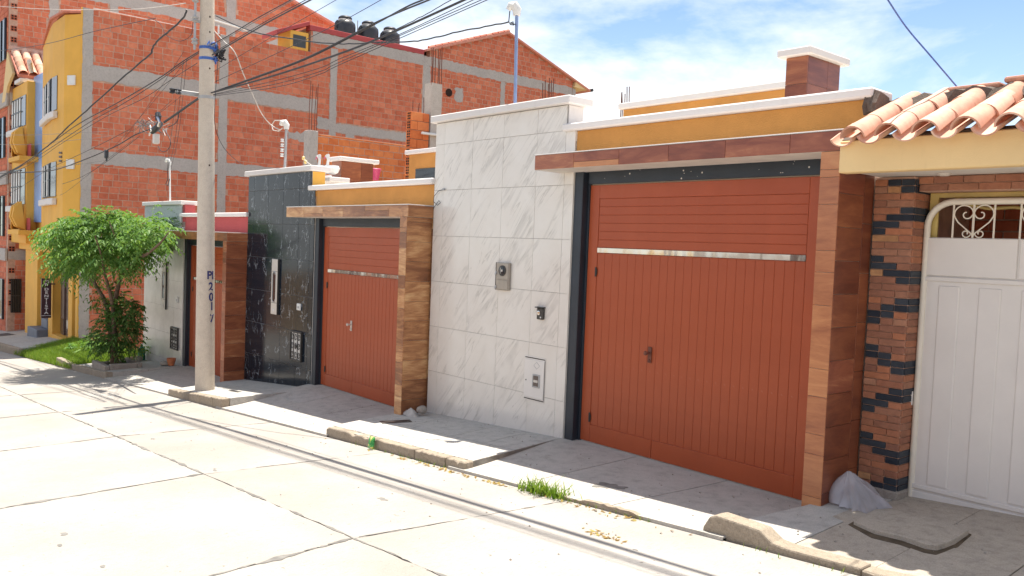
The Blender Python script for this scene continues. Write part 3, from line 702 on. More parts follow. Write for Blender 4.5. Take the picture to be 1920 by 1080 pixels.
MB().lathe([(.026, 0), (.026, .004), (.020, .006), (.004, .006)], (1.975, -.042, .955), 18, (0, -1, 0)).build('lens', M['steel'], t, smooth=True)
MB().lathe([(.010, 0), (.009, .005)], (2.012, -.042, .905), 10, (0, -1, 0)).build('button', M['pvc'], t)
t = thing('gas_cabinet_door', 'white gas cabinet door with diamond emblem low on white marble wall', 'cabinet door', (1.92, -.02, -.05))
B('frame', M['gatewhite'], t, 1.740, 2.098, -.0155, -.0115, -.070, .442, .002)
B('door', M['gatewhite'], t, 1.758, 2.084, -.024, -.0157, -.036, .405, .004)
for z in (-.054, .424): B('slot', M['iron'], t, 1.752, 2.09, -.0175, -.0158, z-.006, z+.006, 0)
B('slot', M['iron'], t, 2.087, 2.093, -.0175, -.0158, -.045, .415, 0)
B('window_frame', M['galv'], t, 1.898, 2.024, -.032, -.0242, .090, .245, .010); B('window', M['brownglass'], t, 1.918, 2.004, -.0345, -.0322, .108, .228, .003); B('register', M['ivory'], t, 1.925, 1.998, -.037, -.0347, .150, .180, .002)
m = MB()
for a, b in (((1.91, .345), (1.96, .385)), ((1.96, .385), (2.01, .345)), ((2.01, .345), (1.96, .305)), ((1.96, .305), (1.91, .345))): m.tube([(a[0], -.0248, a[1]), (b[0], -.0248, b[1])], .0022, 4)
m.build('emblem', M['galv'], t); MB().lathe([(.008, 0), (.008, .004)], (1.786, -.024, .16), 10, (0, -1, 0)).build('keyhole', M['iron'], t)
t = thing('wire_end', 'thin black wire curling out of the left edge of the white marble wall', 'wire', (-.15, -.03, 2.3))
P = [onY(px, py, -.03) for px, py in ((832, 355), (822, 358), (814, 368), (813, 378), (820, 385), (826, 380), (823, 376), (817, 384), (812, 392))]
MB().tube(P, .004, 6).build('wire', M['cable'], t); MB().box(P[0].x-.012, P[0].x+.012, -.045, -.0115, P[0].z-.012, P[0].z+.012).build('clamp', M['galv'], t)
def meter_column(x0, x1, z0, z1, label):
    t = thing('meter_column', label, 'meter box', ((x0+x1)/2, -.03, z0)); h = z1-z0; w = x1-x0
    B('case', M['ivory'], t, x0, x1, -.045, -.0115, z0, z1, .006); B('edge_strip', M['iron'], t, x1-.012, x1+.004, -.046, -.0112, z0, z1, .001)
    for q in (.21, .78): B('joint', M['iron'], t, x0+.004, x1-.014, -.0462, -.0452, z0+h*q-.003, z0+h*q+.003, 0)
    c = (x0+x1)/2-.01; m = MB(); P = []
    for i in range(25):
        a = 2*math.pi*i/24; zz = (h*.22 if math.sin(a) >= 0 else -h*.22)
        P.append((c+.055*math.cos(a), -.048, z0+h*.5+zz+.055*math.sin(a)))
    m.tube(P, .008, 5); m.build('slot_rim', M['galv'], t)
    MB().prism([(p[0], -.0458, p[2]) for p in P[:-1]], (0, -.0012, 0)).build('slot_glass', M['glass'], t)
    B('label_plate', M['white'], t, c-.03, c+.03, -.049, -.0452, z0+h*.05, z0+h*.10, .001)
meter_column(-5.01, -4.76, .345, 1.315, 'tall beige meter column with slot window on black marble wall')
meter_column(-10.73, -10.47, -.03, 1.05, 'tall grey meter column with slot window on grey tiled wall')
for x0, x1, z0, z1, l in ((-4.04, -3.91, .49, .605, 'small white doorbell on black marble wall'), (-9.83, -9.72, .17, .31, 'small pale doorbell on grey tiled wall')):
    t = thing('doorbell', l, 'doorbell', (x0, -.02, z0)); B('body', M['pvc'], t, x0, x1, -.036, -.0115, z0, z1, .010); B('button', M['galv'], t, x0+.04, x1-.03, -.041, -.0362, z0+.035, z1-.045, .004)
def grille_door(x0, x1, z0, z1, label):
    t = thing('gas_meter_grille', label, 'gas grille', ((x0+x1)/2, -.03, z0)); f = .028
    m = MB().box(x0, x0+f, -.05, -.0115, z0, z1).box(x1-f, x1, -.05, -.0115, z0, z1).box(x0+f, x1-f, -.05, -.0115, z0, z0+f).box(x0+f, x1-f, -.05, -.0115, z1-f, z1)
    m.build('frame', M['iron'], t, .003); B('back_plate', M['pvc'], t, x0+f, x1-f, -.022, -.0113, z0+f, z1-f, 0)
    n = 3; 
    for i in range(1, n):
        x = x0+(x1-x0)*i/n; MB().tube([(x, -.04, z0+f), (x, -.04, z1-f)], .008, 6).build('bar', M['iron'], t)
    for i in range(n):
        x = x0+f+(x1-x0-2*f)*(i+.5)/n
        for j in range(3):
            z = z0+(z1-z0)*(.2+.3*j); MB().tube([(x+.028*math.cos(a), -.04, z+.05*math.sin(a)) for a in [.5*q for q in range(13)]], .006, 5).build('scroll', M['iron'], t)
    MB().lathe([(.035, 0), (.03, .012), (.005, .016)], ((x0+x1)/2+.03, -.046, (z0+z1)/2), 12, (0, -1, 0)).build('rosette', M['iron'], t, smooth=True)
grille_door(-4.235, -3.82, -.37, .135, 'dark iron scroll grille over gas box low on black marble wall')
grille_door(-10.11, -9.66, -.87, -.375, 'dark iron scroll grille over gas box low on grey tiled wall')

# ------------------------------------------------------------------ neighbour with the white gate and clay tile eave (right)
N = thing('house', 'neighbouring house with clay tile eave, brick pier and white metal gate at right', 'house', (7.2, .6, -.3))
pier = B('brick_pier', M['mortar'], N, 5.728, 6.04, .158, .52, -.6, 2.37, .003)
ch = .0555; z0p = 2.352; seq = [[2], [1, 2], [0, 1], [0], [], [], [], [0], [0, 1], [1, 2], [2], [], []]
cw = (6.046-5.724)/3
for c in range(46):
    zc = z0p-ch*(c+.5)
    if zc < -.12: break
    nav = {0: [1, 2], 1: [2], 2: [], 3: []}.get(c, seq[(c-4) % 13]); i = 0; off = c % 2
    while i < 3:
        run = 2 if (i+1 < 3 and ((i+1) in nav) == (i in nav) and (i+off) % 2 == 0) else 1
        mt = M['brick_n'] if i in nav else (M['brick_t'] if random.random() < .12 else M['brick_b'])
        piece('brick', mt, pier, (5.724+cw*(i+run/2), .154+jit(.0025), zc), (round(cw*run-.006, 3), .016, ch-.006), None, .0025); i += run
    na = 1 if c % 2 else 2
    for q in range(na):
        mt = M['brick_n'] if (nav and nav[-1] == 2) else M['brick_b']; L = .34/na
        piece('brick', mt, pier, (6.042+jit(.002), .164+L*(q+.5), zc), (round(L-.006, 3), .016, ch-.006), ROTX, .0025)
MB().box(5.715, 6.062, .135, .53, -.6, -.13).build('plinth', M['stone'], N, .02, seg=2)
lin_ = B('lintel', M['mortar'], N, 6.04, 9.6, .22, .55, 2.255, 2.372, .003)
for c in range(2):
    x = 6.05-(.11 if c else 0)
    while x < 9.5:
        a = max(x, 6.046); piece('brick', M['brick_b'], lin_, ((a+x+.22)/2, .214+jit(.002), 2.283+.057*c), (round(x+.22-a-.006, 3), .014, .051), None, .0025); x += .22
MB().box(6.062, 6.13, .395, .42, 1.9, 2.254).box(6.13, 9.5, .395, .42, 2.215, 2.254).build('angle_frame', M['yellowpipe'], N, .003)
MB().tube([(6.22, .42, 2.25), (6.28, .45, 2.18), (6.42, .6, 2.14), (6.6, .62, 2.15), (6.85, .62, 2.12), (7.2, .6, 2.08), (7.8, .6, 2.09)], .014, 8).build('hose', M['yellowpipe'], N, smooth=True)
bw = B('rear_wall', M['mortar'], N, 5.75, 9.6, 1.50, 1.7, -.5, 2.6, 0); hidden = MB()
for c in range(28):
    z = -.3+.10*c; x = 5.76-(.12 if c % 2 else 0)
    while x < 9.5:
        a = max(x, 5.76)
        if a < x+.20:
            if z > 1.65: piece('brick', M['brick'], bw, ((a+x+.225)/2, 1.494+jit(.003), z+.045), (round(x+.225-a, 3), .02, .086), None, .003)
            else: hidden.box(a, x+.225, 1.485, 1.50, z+.002, z+.088)
        x += .24
hidden.build('brick', M['brick'], bw, kind='stuff')
B('side_wall', M['mortar'], N, 5.75, 5.95, .53, 1.49, -.5, 2.35, 0); B('side_wall', M['cream'], N, 9.3, 9.6, .56, 1.49, -.5, 2.25, 0)
B('floor', M['walk_old'], N, 5.96, 9.3, .40, 1.49, -.6, -.30, 0)
B('fascia', M['cream'], N, 5.752, 9.6, -.50, -.385, 2.350, 2.590, .008)
B('soffit', M['soffit'], N, 5.752, 9.6, -.384, 1.5, 2.374, 2.42, .004)
MB().lathe([(.05, 0), (.045, -.012), (.03, -.02)], (6.30, .05, 2.373), 12).build('lamp_rose', M['ivory'], N)
# white gate
G = thing_part('gate', N); yG = .35; gx0, gx1 = 6.055, 8.9; gz1 = 2.20; gzp = 1.900; gzb = -.300
P = [(gx0+.02, yG, gzb)]+[(gx0+.02, yG, 1.95)]+[(gx0+.02+.20*(1-math.cos(a)), yG, 1.99+.19*math.sin(a)) for a in [math.pi/2*i/8 for i in range(9)]]+[(gx1, yG, 2.18)]
MB().tube(P, .026, 10).build('tube_frame', M['tubewhite'], G, smooth=True)
MB().tube([(gx0, yG-.01, gzb-.01), (gx1, yG-.01, gzb-.01)], .024, 10).build('bottom_tube', M['tubewhite'], G, smooth=True)
B('sheet', M['gatewhite'], G, gx0+.03, gx1, yG-.004, yG+.010, gzb+.01, gzp, .002)
B('top_panel', M['gatewhite'], G, gx0+.032, gx0+.685, yG-.016, yG-.005, 1.600, gzp-.004, .004); B('top_panel', M['gatewhite'], G, gx0+.70, gx0+1.4, yG-.016, yG-.005, 1.600, gzp-.004, .004)
B('rail', M['gatewhite'], G, gx0+.03, gx1, yG-.020, yG-.005, 1.555, 1.590, .004)
x = gx0+.135
while x < gx1-.2:
    m = MB(); a, b = x, x+.165; m.prism([(a, yG-.0045, -.065), (a+.010, yG-.013, -.065), (b-.010, yG-.013, -.065), (b, yG-.0045, -.065)], (0, 0, 1.585)); m.build('raised_panel', M['gatewhite'], G, .003); x += .295
B('kick_rail', M['gatewhite'], G, gx0+.03, gx1, yG-.022, yG-.005, -.115, -.078, .005); B('kick_rail', M['gatewhite'], G, gx0+.03, gx1, yG-.018, yG-.005, -.265, -.135, .004)
MB().tube([(gx0-.012, yG-.03, .55), (gx0-.012, yG-.03, .66)], .014, 8).build('hinge', M['gatewhite'], G)
def spiral(cx, cz, r, turns, a0, sgn, n=22):
    return [(cx+sgn*(r*(1-.72*i/n))*math.cos(a0+turns*2*math.pi*i/n), yG, cz+(r*(1-.72*i/n))*math.sin(a0+turns*2*math.pi*i/n)) for i in range(n+1)]
h0, h1 = gzp, 2.158
for q in range(5):
    cx = gx0+.36+.475*q
    if cx > gx1-.2: break
    for dx_ in (-.148, 0, .148): MB().tube([(cx+dx_, yG, h0), (cx+dx_, yG, h1)], .0075 if dx_ else .009, 6).build('bar', M['tubewhite'], G)
    for sg in (-1, 1):
        p = [(cx+sg*.008, yG, h0+.03)]+[(cx+sg*(.008+.132*t), yG, h0+.03+.115*t) for t in (.5, .8)]
        arc = [(cx+sg*(.072+.070*math.cos(a)), yG, h1-.075+.068*math.sin(a)) for a in [-.25+i*.28 for i in range(13)]]
        tail = spiral(cx+sg*.052, h1-.075, .044, .75, math.pi, sg, 14)
        MB().tube(p+arc+tail[2:], .0055, 6).build('scroll', M['tubewhite'], G, smooth=True)
        MB().tube([(cx+sg*.006, yG, h0+.02)]+spiral(cx+sg*.050, h0+.035, .036, 1.1, math.pi, -sg if False else sg, 16), .005, 6).build('scroll', M['tubewhite'], G, smooth=True)
# clay tiles
sl_ = math.atan2(.40, .95); TL = .40
def tile_mesh(r0, r1, L, up=True, th=.013):
    V = []; F = []; n = 10
    for (rad, y) in ((r0, 0.), (r1, L)):
        for rr in (rad, rad-th):
            for k in range(n+1):
                a = math.pi*(.02+.96*k/n); V.append((rr*math.cos(a), y, (rr*math.sin(a)) if up else (-rr*math.sin(a)*.75)))
    o = lambda e, s, k: e*2*(n+1)+s*(n+1)+k
    for k in range(n):
        F += [(o(0,0,k), o(0,0,k+1), o(1,0,k+1), o(1,0,k)), (o(0,1,k+1), o(0,1,k), o(1,1,k), o(1,1,k+1)), (o(0,0,k+1), o(0,0,k), o(0,1,k), o(0,1,k+1)), (o(1,0,k), o(1,0,k+1), o(1,1,k+1), o(1,1,k))]
    F += [(o(0,0,0), o(1,0,0), o(1,1,0), o(0,1,0)), (o(0,0,n), o(0,1,n), o(1,1,n), o(1,0,n))]
    m = MB(); m.add(V, F); me = m.mesh('roof_tile'); bm = bmesh.new(); bm.from_mesh(me); bmesh.ops.recalc_face_normals(bm, faces=bm.faces)
    for f in bm.faces: f.smooth = True
    for e in bm.edges:
        if len(e.link_faces) == 2 and e.calc_face_angle(0) > .7: e.smooth = False
    bm.to_mesh(me); bm.free(); me.materials.append(M['clay']); return me
tm_up = tile_mesh(.098, .078, TL); tm_dn = tile_mesh(.088, .105, TL, False)
roof = thing_part('tile_roof', N); RX = Matrix.Rotation(sl_, 4, 'X')
for i in range(15):
    cx = 5.915+.262*i
    for r in range(3):
        for up in (True, False):
            x = cx if up else cx+.131
            s = r*(TL-.075)*math.cos(sl_); zz = 2.555+r*(TL-.075)*math.sin(sl_)+(.028 if up else .040)+(.014*0)
            o = bpy.data.objects.new('roof_tile', tm_up if up else tm_dn); COL.objects.link(o)
            o.matrix_basis = Matrix.Translation((x+jit(.006), -.63+s+jit(.006)+(0 if up else -.03), zz-(r*.004))) @ Matrix.Rotation(jit(.02), 4, 'Z') @ Matrix.Rotation(sl_+.035, 4, 'X'); par(o, roof)
# one cut pan at the left end, mortar bed, ridge
o = bpy.data.objects.new('roof_tile', tm_dn); COL.objects.link(o); o.matrix_basis = Matrix.Translation((5.79, -.56, 2.60)) @ Matrix.Rotation(sl_+.05, 4, 'X'); par(o, roof)
def lump(name, x0, x1, y0, y1, z0, z1, mat, parent, amp=.02, n=24):
    V = []; F = []
    prof = [(y0, z0), (y0-.01, z0+(z1-z0)*.45), (y0+.03, z1), ((y0+y1)/2, z1+.01), (y1, z1-.02), (y1, z0)]
    for i in range(n+1):
        x = x0+(x1-x0)*i/n
        for (y, z) in prof: V.append((x+jit(amp*.4), y+jit(amp), z+jit(amp)))
    k = len(prof)
    for i in range(n):
        for j in range(k): F.append((i*k+j, i*k+(j+1) % k, (i+1)*k+(j+1) % k, (i+1)*k+j))
    F += [tuple(range(k)), tuple(range(n*k, n*k+k))[::-1]]; m = MB(); m.add(V, F); return m.build(name, mat, parent, smooth=False)
lump('ridge_mortar', 5.74, 9.5, .13, .50, 2.84, 3.005, M['mossmortar'], roof, .026, 60)
lump('mortar_bed', 5.755, 9.5, -.47, .3, 2.58, 2.625, M['mossmortar'], roof, .006, 20)
for a, b, z in ((5.80, 6.20, 3.015), (6.205, 6.58, 3.055), (6.60, 7.3, 3.085), (7.31, 8.0, 3.085), (8.02, 9.5, 3.09)):
    MB().box(a, b, .235, .50, z-.045, z).build('ridge_tile', M['clay'], roof, .018, seg=2)
lump('mortar_patch', 5.70, 5.80, -.06, .16, 2.86, 3.03, M['mossmortar'], roof, .02, 4)

# ------------------------------------------------------------------ big brick side wall, yellow building, gable house, taller building
class Wall:
    """plane X = const facing +X; bricks laid along +Y"""
    def __init__(s, X, parent, mat, L=.285, H=.19): s.X = X; s.p = parent; s.mat = mat; s.L = L; s.H = H; s.b = []
    def fill(s, z0, z1, iv, skip=None):
        c = 0; z = z0
        while z < z1-.04:
            zt = min(z+s.H, z1)
            for a, b in iv((z+zt)/2):
                y = a-(s.L*.5 if c % 2 else 0)-random.choice([0, .05, .09])
                while y < b:
                    l = s.L*random.choice([1, 1, 1, 1, .93, 1.06, .55 if random.random() < .3 else 1]); ya, yb = max(a, y), min(b, y+l)
                    if yb-ya > .05 and not (skip and skip((ya+yb)/2, (z+zt)/2)): s.b.append((ya, yb, z, zt))
                    y += l
            z = zt; c += 1
    def build(s, nparts, vis, proud=.006):
        sc = []
        for i, (ya, yb, za, zb) in enumerate(s.b):
            px, py, d = proj((s.X, (ya+yb)/2, (za+zb)/2)); ok = 0 < px < 1920 and 0 < py < 1080 and vis(px, py); sc.append(((yb-ya)*(zb-za)/d**2 if ok else 0, i))
        top = set(i for v, i in sorted(sc, reverse=True)[:nparts] if v > 0); rest = MB()
        for i, (ya, yb, za, zb) in enumerate(s.b):
            j = .010; p = proud+random.uniform(-.003, .003)
            if i in top: piece('brick', s.mat, s.p, (s.X+p-.015, (ya+yb)/2, (za+zb)/2), (round((yb-ya-j*2)*50)/50, .03, round(zb-za-j*2, 2)), ROTX, .004)
            else: rest.box(s.X+p-.03, s.X+p, ya+j, yb-j, za+j, zb-j)
        if rest.v: rest.build('brick', s.mat, s.p, kind='stuff')
def ragged(pts, amp, step=.12):
    out = []
    for (a, b) in zip(pts, pts[1:]+pts[:1]):
        L = math.hypot(b[0]-a[0], b[1]-a[1]); n = max(1, int(L/step))
        for i in range(n): t = i/n; out.append((a[0]+(b[0]-a[0])*t+jit(amp), a[1]+(b[1]-a[1])*t+jit(amp)))
    return out
def concrete(name, parent, X, y0, y1, z0, z1, proud=.018, amp=.022, zz=None):
    pts = [(y0, z0), (y1, zz[0] if zz else z0), (y1, zz[1] if zz else z1), (y0, z1)]
    return MB().prism([(X+proud, y, z) for y, z in ragged(pts, amp)], (-.06, 0, 0)).build(name, M['rawcon'], parent)
XB = -18.0
A = thing('apartment_building', 'narrow yellow three-storey building with corner windows and bare red brick side wall', 'building', (-21.5, .5, -1.9))
sw_ = B('side_wall', M['mortar'], A, XB-.25, XB, .02, 11.9, -2.6, 8.10, 0); B('side_wall_top', M['mortar'], A, XB-.25, XB, 7.2, 11.9, 8.101, 8.86, 0)
wl = Wall(XB, sw_, M['brick'])
colY = [(-.01, .27), (4.03, 4.31), (7.97, 8.24), (11.88, 12.2)]
beams = [(1.15, 1.5, 0, 11.9), (3.65, 4.05, 0, 11.9), (6.08, 6.54, 0, 7.5), (5.5, 5.81, 8.3, 11.9), (8.46, 8.86, 7.25, 11.9)]
inb = lambda y, z: any(a+.05 < y < b-.05 for a, b in colY) or any(z0+.03 < z < z1-.03 and y0 < y < y1 for z0, z1, y0, y1 in beams)
wl.fill(-2.5, 8.86, lambda z: [(.05, 11.88)] if z < 8.08 else [(7.2, 11.88)], inb)
wl.build(300, lambda px, py: py < 640 and not (px > 460 and py > 330-(px-460)*.02) and px > 170)
for i, (a, b) in enumerate(colY[:3]): concrete('concrete_column', A, XB, a, b, -2.5, [8.12, 8.12, 8.4][i], .020, .012)
for z0, z1, y0, y1 in beams: concrete('concrete_beam', A, XB, y0, y1, z0, z1, .015, .026)
concrete('concrete_patch', A, XB, 7.5, 8.9, 5.55, 6.0, .014, .05, (5.5, 5.7)); concrete('concrete_patch', A, XB, 8.65, 9.0, 4.95, 5.6, .014, .03); concrete('concrete_patch', A, XB, 6.4, 7.3, 5.05, 5.35, .012, .06)
B('roof_parapet', M['red'], A, XB-.3, XB+.03, 7.15, 11.9, 8.865, 9.05, .01)
B('body', M['rawcon'], A, -25.9, XB-.26, .55, 11.9, -2.6, 7.95, 0)
# rooftop hatch with little red roof
B('hatch', M['yellow'], A, XB-1.0, XB-.02, 6.45, 7.12, 8.115, 8.75, .005); B('hatch_window', M['glass'], A, XB-.6, XB-.01, 6.55, 7.02, 8.22, 8.62, 0)
MB().prism([(XB+.02, 5.95, 8.52), (XB+.02, 7.14, 9.03), (XB+.02, 7.14, 9.17), (XB+.02, 5.95, 8.66)], (-1.2, 0, 0)).build('hatch_roof', M['red'], A, .01)
MB().tube([(XB-.1, .3, 8.18), (XB-.1, 3.0, 8.15), (XB-.1, 6.2, 8.12), (XB-.05, 9.5, 8.2)], .02, 6).build('roof_pipe', M['palecable'], A)
m = MB().tube([(XB-.2, 4.05, 8.1), (XB-.2, 4.05, 8.45)], .03, 6); m.tube([(XB-.2, 3.5, 8.62), (XB-.2, 5.0, 8.48)], .035, 6); m.build('roof_rail', M['pvc'], A)
# yellow street front
pA, pB, pC, pD = (-18.03, -.02), (-18.52, -.36), (-19.96, -.36), (-22.85, -.03)
def plan(name, mat, parent, pts, z0, z1, bev=.01): return MB().prism([(x, y, z0) for x, y in pts], (0, 0, z1-z0)).build(name, mat, parent, bev)
ztop = onY(100, 43, -.36).z; zbay = 1.30
plan('bay', M['yellow'], A, [pA, pB, pC, pD, (-22.85, .5), (-18.03, .5)], zbay, ztop)
plan('pilaster', M['yellow'], A, [(-18.029, -.05), (-17.99, -.05), (-17.99, .10), (-18.029, .10)], -1.75, 8.12, .004)
MB().prism([(pA[0]-.02, pA[1]-.02, ztop+.02), (pB[0]+.08, pB[1]-.08, ztop+.03), (pC[0]-.08, pC[1]-.08, ztop+.10), (pD[0], pD[1]-.05, ztop-.25), (-22.85, .6, ztop-.1), (-18.1, .6, ztop+.15)], (0, 0, .07)).build('bay_cap', M['clayedge'], A, .01)
plan('upper_front', M['yellow'], A, [(-23.352, .06), (-23.352, .54), (-25.95, .54), (-25.95, .06)], zbay, 6.6)
plan('blue_panel', M['bluewall'], A, [(-22.86, -.02), (-22.86, .055), (-24.25, .055), (-24.25, -.02)], 1.9, onY(70, 142, 0).z, .003)
zl = onY(40, 158, -.25).z; lb0, lb1 = -26.65, -24.02
plan('bay', M['yellow'], A, [(lb0, -.26), (lb1, -.26), (lb1, .055), (lb0, .055)], zbay-.15, zl)
B('floor_edge', M['yellow'], A, -26.0, -18.05, -.10, .5, .93, 1.295, .01)
def wseg(name, mat, parent, a, b, z0, z1, off, th, bev=.004):
    a = Vector((*a, 0)); b = Vector((*b, 0)); d = (b-a).normalized(); nrm = Vector((-d.y, d.x, 0)); nrm = nrm if nrm.y < 0 else -nrm
    P = [a+nrm*off, b+nrm*off]; return MB().prism([(P[0].x, P[0].y, z0), (P[1].x, P[1].y, z0), (P[1].x, P[1].y, z1), (P[0].x, P[0].y, z1)], tuple(nrm*th)).build(name, mat, parent, bev)
def lerp(p, q, t): return (p[0]+(q[0]-p[0])*t, p[1]+(q[1]-p[1])*t)
def corner_window(z0, z1):
    w = wseg('window', M['glass'], A, lerp(pC, pD, .72), lerp(pC, pD, .015), z0, z1, .001, .02); w2 = wseg('window', M['brownglass'], A, lerp(pC, pB, .01), lerp(pC, pB, .46), z0, z1, .001, .02)
    for t in (.70, .50, .44, .24, .06): wseg('frame', M['pvc'] if t in (.70, .5, .24) else M['navy'], w, lerp(pC, pD, t+.055), lerp(pC, pD, t-.02), z0+.03, z1-.03, .022, .03)
    for q in (.02, .5, .97): wseg('frame', M['navy'], w, lerp(pC, pD, .72), lerp(pC, pD, .015), z0+(z1-z0)*q-.02, z0+(z1-z0)*q+.02, .0225, .024)
    wseg('sill', M['white'], w, lerp(pC, pD, .80), lerp(pC, pD, -.03), z0-.26, z0-.06, .003, .14, .02); wseg('sill', M['white'], w2, lerp(pC, pB, 0), lerp(pC, pB, .52), z0-.26, z0-.06, .003, .14, .02)
corner_window(onY(105, 206, -.36).z, onY(105, 143, -.36).z); corner_window(onY(105, 368, -.36).z, onY(105, 303, -.36).z)
for ya, yb in ((238, 182), (383, 317)):
    z0, z1 = onY(40, ya, -.26).z, onY(40, yb, -.26).z
    w = B('window', M['glass'], A, lb0+.25, -24.75, -.285, -.262, z0, z1, .004); B('window', M['brownglass'], A, -24.74, lb1-.12, -.285, -.262, z0, z1, .004)
    for i in range(4): x = lb0+.32+i*.42; B('frame', M['pvc'], w, x, x+.15, -.31, -.2855, z0+.03, z1-.03, .004)
    for q in (.02, .5, .96): B('frame', M['navy'], w, lb0+.25, -24.75, -.318, -.3105, z0+(z1-z0)*q-.02, z0+(z1-z0)*q+.02, 0)
    B('sill', M['white'], w, lb0-.1, -24.6, -.42, -.262, z0-.26, z0-.05, .02)
for px, py in ((139, 149), (128, 309)):
    c = onY(px, py, -.2); wseg('vent', M['pvc'], A, lerp(pA, pB, .75), lerp(pA, pB, .30), c.z-.14, c.z+.14, .002, .05)
for ys in ((228, 288), (375, 432)):                       # curved balconies in front of the blue strip
    zt, zb2 = onY(55, ys[0], -.5).z, onY(55, ys[1], -.5).z; h = zt-zb2
    m = MB(); prof = [(0, 0), (.30, .12), (.46, .45), (.40, .80), (.15, 1.)]
    m.prism([(-24.35, -.27-a*.9, zb2+h*b) for a, b in prof], (-.22, 0, 0)); m.prism([(-23.95, -.27-a*.9, zb2+h*b) for a, b in prof], (-.16, 0, 0)); m.build('balcony_fin', M['yellow'], A, .01)
    B('balcony_floor', M['yellow'], A, -25.2, -23.40, -.60, .05, zb2-.16, zb2-.002, .01); B('balcony_back', M['red'], A, -25.0, -23.45, -.245, -.23, zb2, zb2+h*.42, 0)
    m = MB().prism([(-25.1, -.30, zb2+.02), (-24.6, -.62, zb2+.02), (-24.6, -.62, zb2+h*.8), (-25.1, -.30, zb2+h*.9)], (.10, 0, 0)); m.build('balcony_panel', M['yellow'], A, .01)
# small tiled roof over the left bay
tr = thing_part('tile_roof', A)
tms = tile_mesh(.15, .125, .46)
r0, r1, e0 = onX(17, 94, -26.3), onX(72, 106, -26.3), onX(36, 139, -24.75)
ss = math.atan2(r0.z-e0.z, 1.55); nrow = 5; Ln = math.hypot(1.55, r0.z-e0.z)/nrow
MR = Matrix(((0, -1, 0, 0), (1, 0, 0, 0), (0, 0, 1, 0), (0, 0, 0, 1)))         # tiles climb towards -X
nc = int((r1.y-r0.y)/.31)+2
for i in range(nc):
    for r in range(nrow):
        o = bpy.data.objects.new('roof_tile', tms); COL.objects.link(o); o.matrix_basis = Matrix.Translation((-24.75-r*Ln*math.cos(ss), r0.y+.18+.31*i, e0.z+r*Ln*math.sin(ss)+.02)) @ MR @ Matrix.Rotation(ss+.05, 4, 'X'); par(o, tr)
ye = r0.y+.31*nc+.1
MB().prism([(-24.72, r0.y, e0.z), (-26.3, r0.y, r0.z), (-26.3, r0.y, r0.z-.12), (-24.72, r0.y, e0.z-.12)], (0, ye-r0.y, 0)).build('roof_deck', M['clayedge'], tr, .01)
MB().prism([(-26.36, r0.y-.05, r0.z-.05), (-27.25, r0.y-.05, e0.z-.75), (-26.75, r0.y-.05, e0.z-.75), (-26.3, r0.y-.05, e0.z-.25), (-25.4, r0.y-.05, e0.z+.1)], (0, .10, 0)).build('gable_board', M['cream'], tr, .01)
MB().prism([(-26.32, r0.y-.02, r0.z+.02), (-27.3, r0.y-.02, e0.z-.72), (-27.3, r0.y-.02, e0.z-.84), (-26.32, r0.y-.02, r0.z-.10)], (0, 1.2, 0)).build('roof_deck', M['clayedge'], tr, .01)
MB().tube([(-26.3, r0.y, r0.z+.06), (-26.3, ye, r0.z+.06)], .12, 8).build('ridge_tile', M['clay'], tr, smooth=True)
B('eave_board', M['white'], A, -25.6, -24.66, r0.y+.05, ye, e0.z-.26, e0.z-.13, .01)
MB().tube([(-23.0, -.34, 6.9), (-21.2, -.75, 6.9)], .07, 8).build('roof_beam', M['white'], A, smooth=True)
# ground floor
zgf = -2.2
B('pillar', M['yellow'], A, -25.06, -23.2, -.06, .50, zgf, .93, .01); B('recess_wall', M['yellow'], A, -23.19, -18.06, .50, .54, zgf, .93, 0)
B('side_pier', M['yellow'], A, -25.95, -25.07, .2, .5, zgf, .93, .005)
st = thing_part('steps', A); B('step', M['stepgrey'], st, -23.15, -21.75, -.35, .45, zgf, -1.62, .02); B('step', M['stepgrey'], st, -22.6, -21.75, -.05, .45, -1.615, -1.3, .02)
B('entrance_door', M['brownglass'], A, -22.9, -21.7, .44, .498, -1.6, .7, .005)
for a, b in ((-21.65, -21.10), (-19.10, -18.65), (-18.28, -18.04)): B('door_post', M['yellow'], A, a, b, -.04, .48, zgf, .93, .01)
B('door_sill', M['yellow'], A, -21.1, -18.3, -.06, .40, zgf, -1.68, .01)
gd = thing_part('garage_door', A); wd = 1.98/6
for i in range(6):
    x = -21.09+wd*i; B('panel', M['door'], gd, x+.008, x+wd-.008, .20-(.05 if i % 2 else 0), .26, -1.67, .55, .01); B('kick_plate', M['brownglass'], gd, x+.03, x+wd-.03, .192-(.05 if i % 2 else 0), .199-(.05 if i % 2 else 0), -1.62, -1.15, .004)
B('door_head', M['yellow'], A, -21.1, -18.3, .15, .48, .551, .93, .01)
B('small_door', M['door'], A, -18.64, -18.29, .20, .26, -1.67, .54, .01)
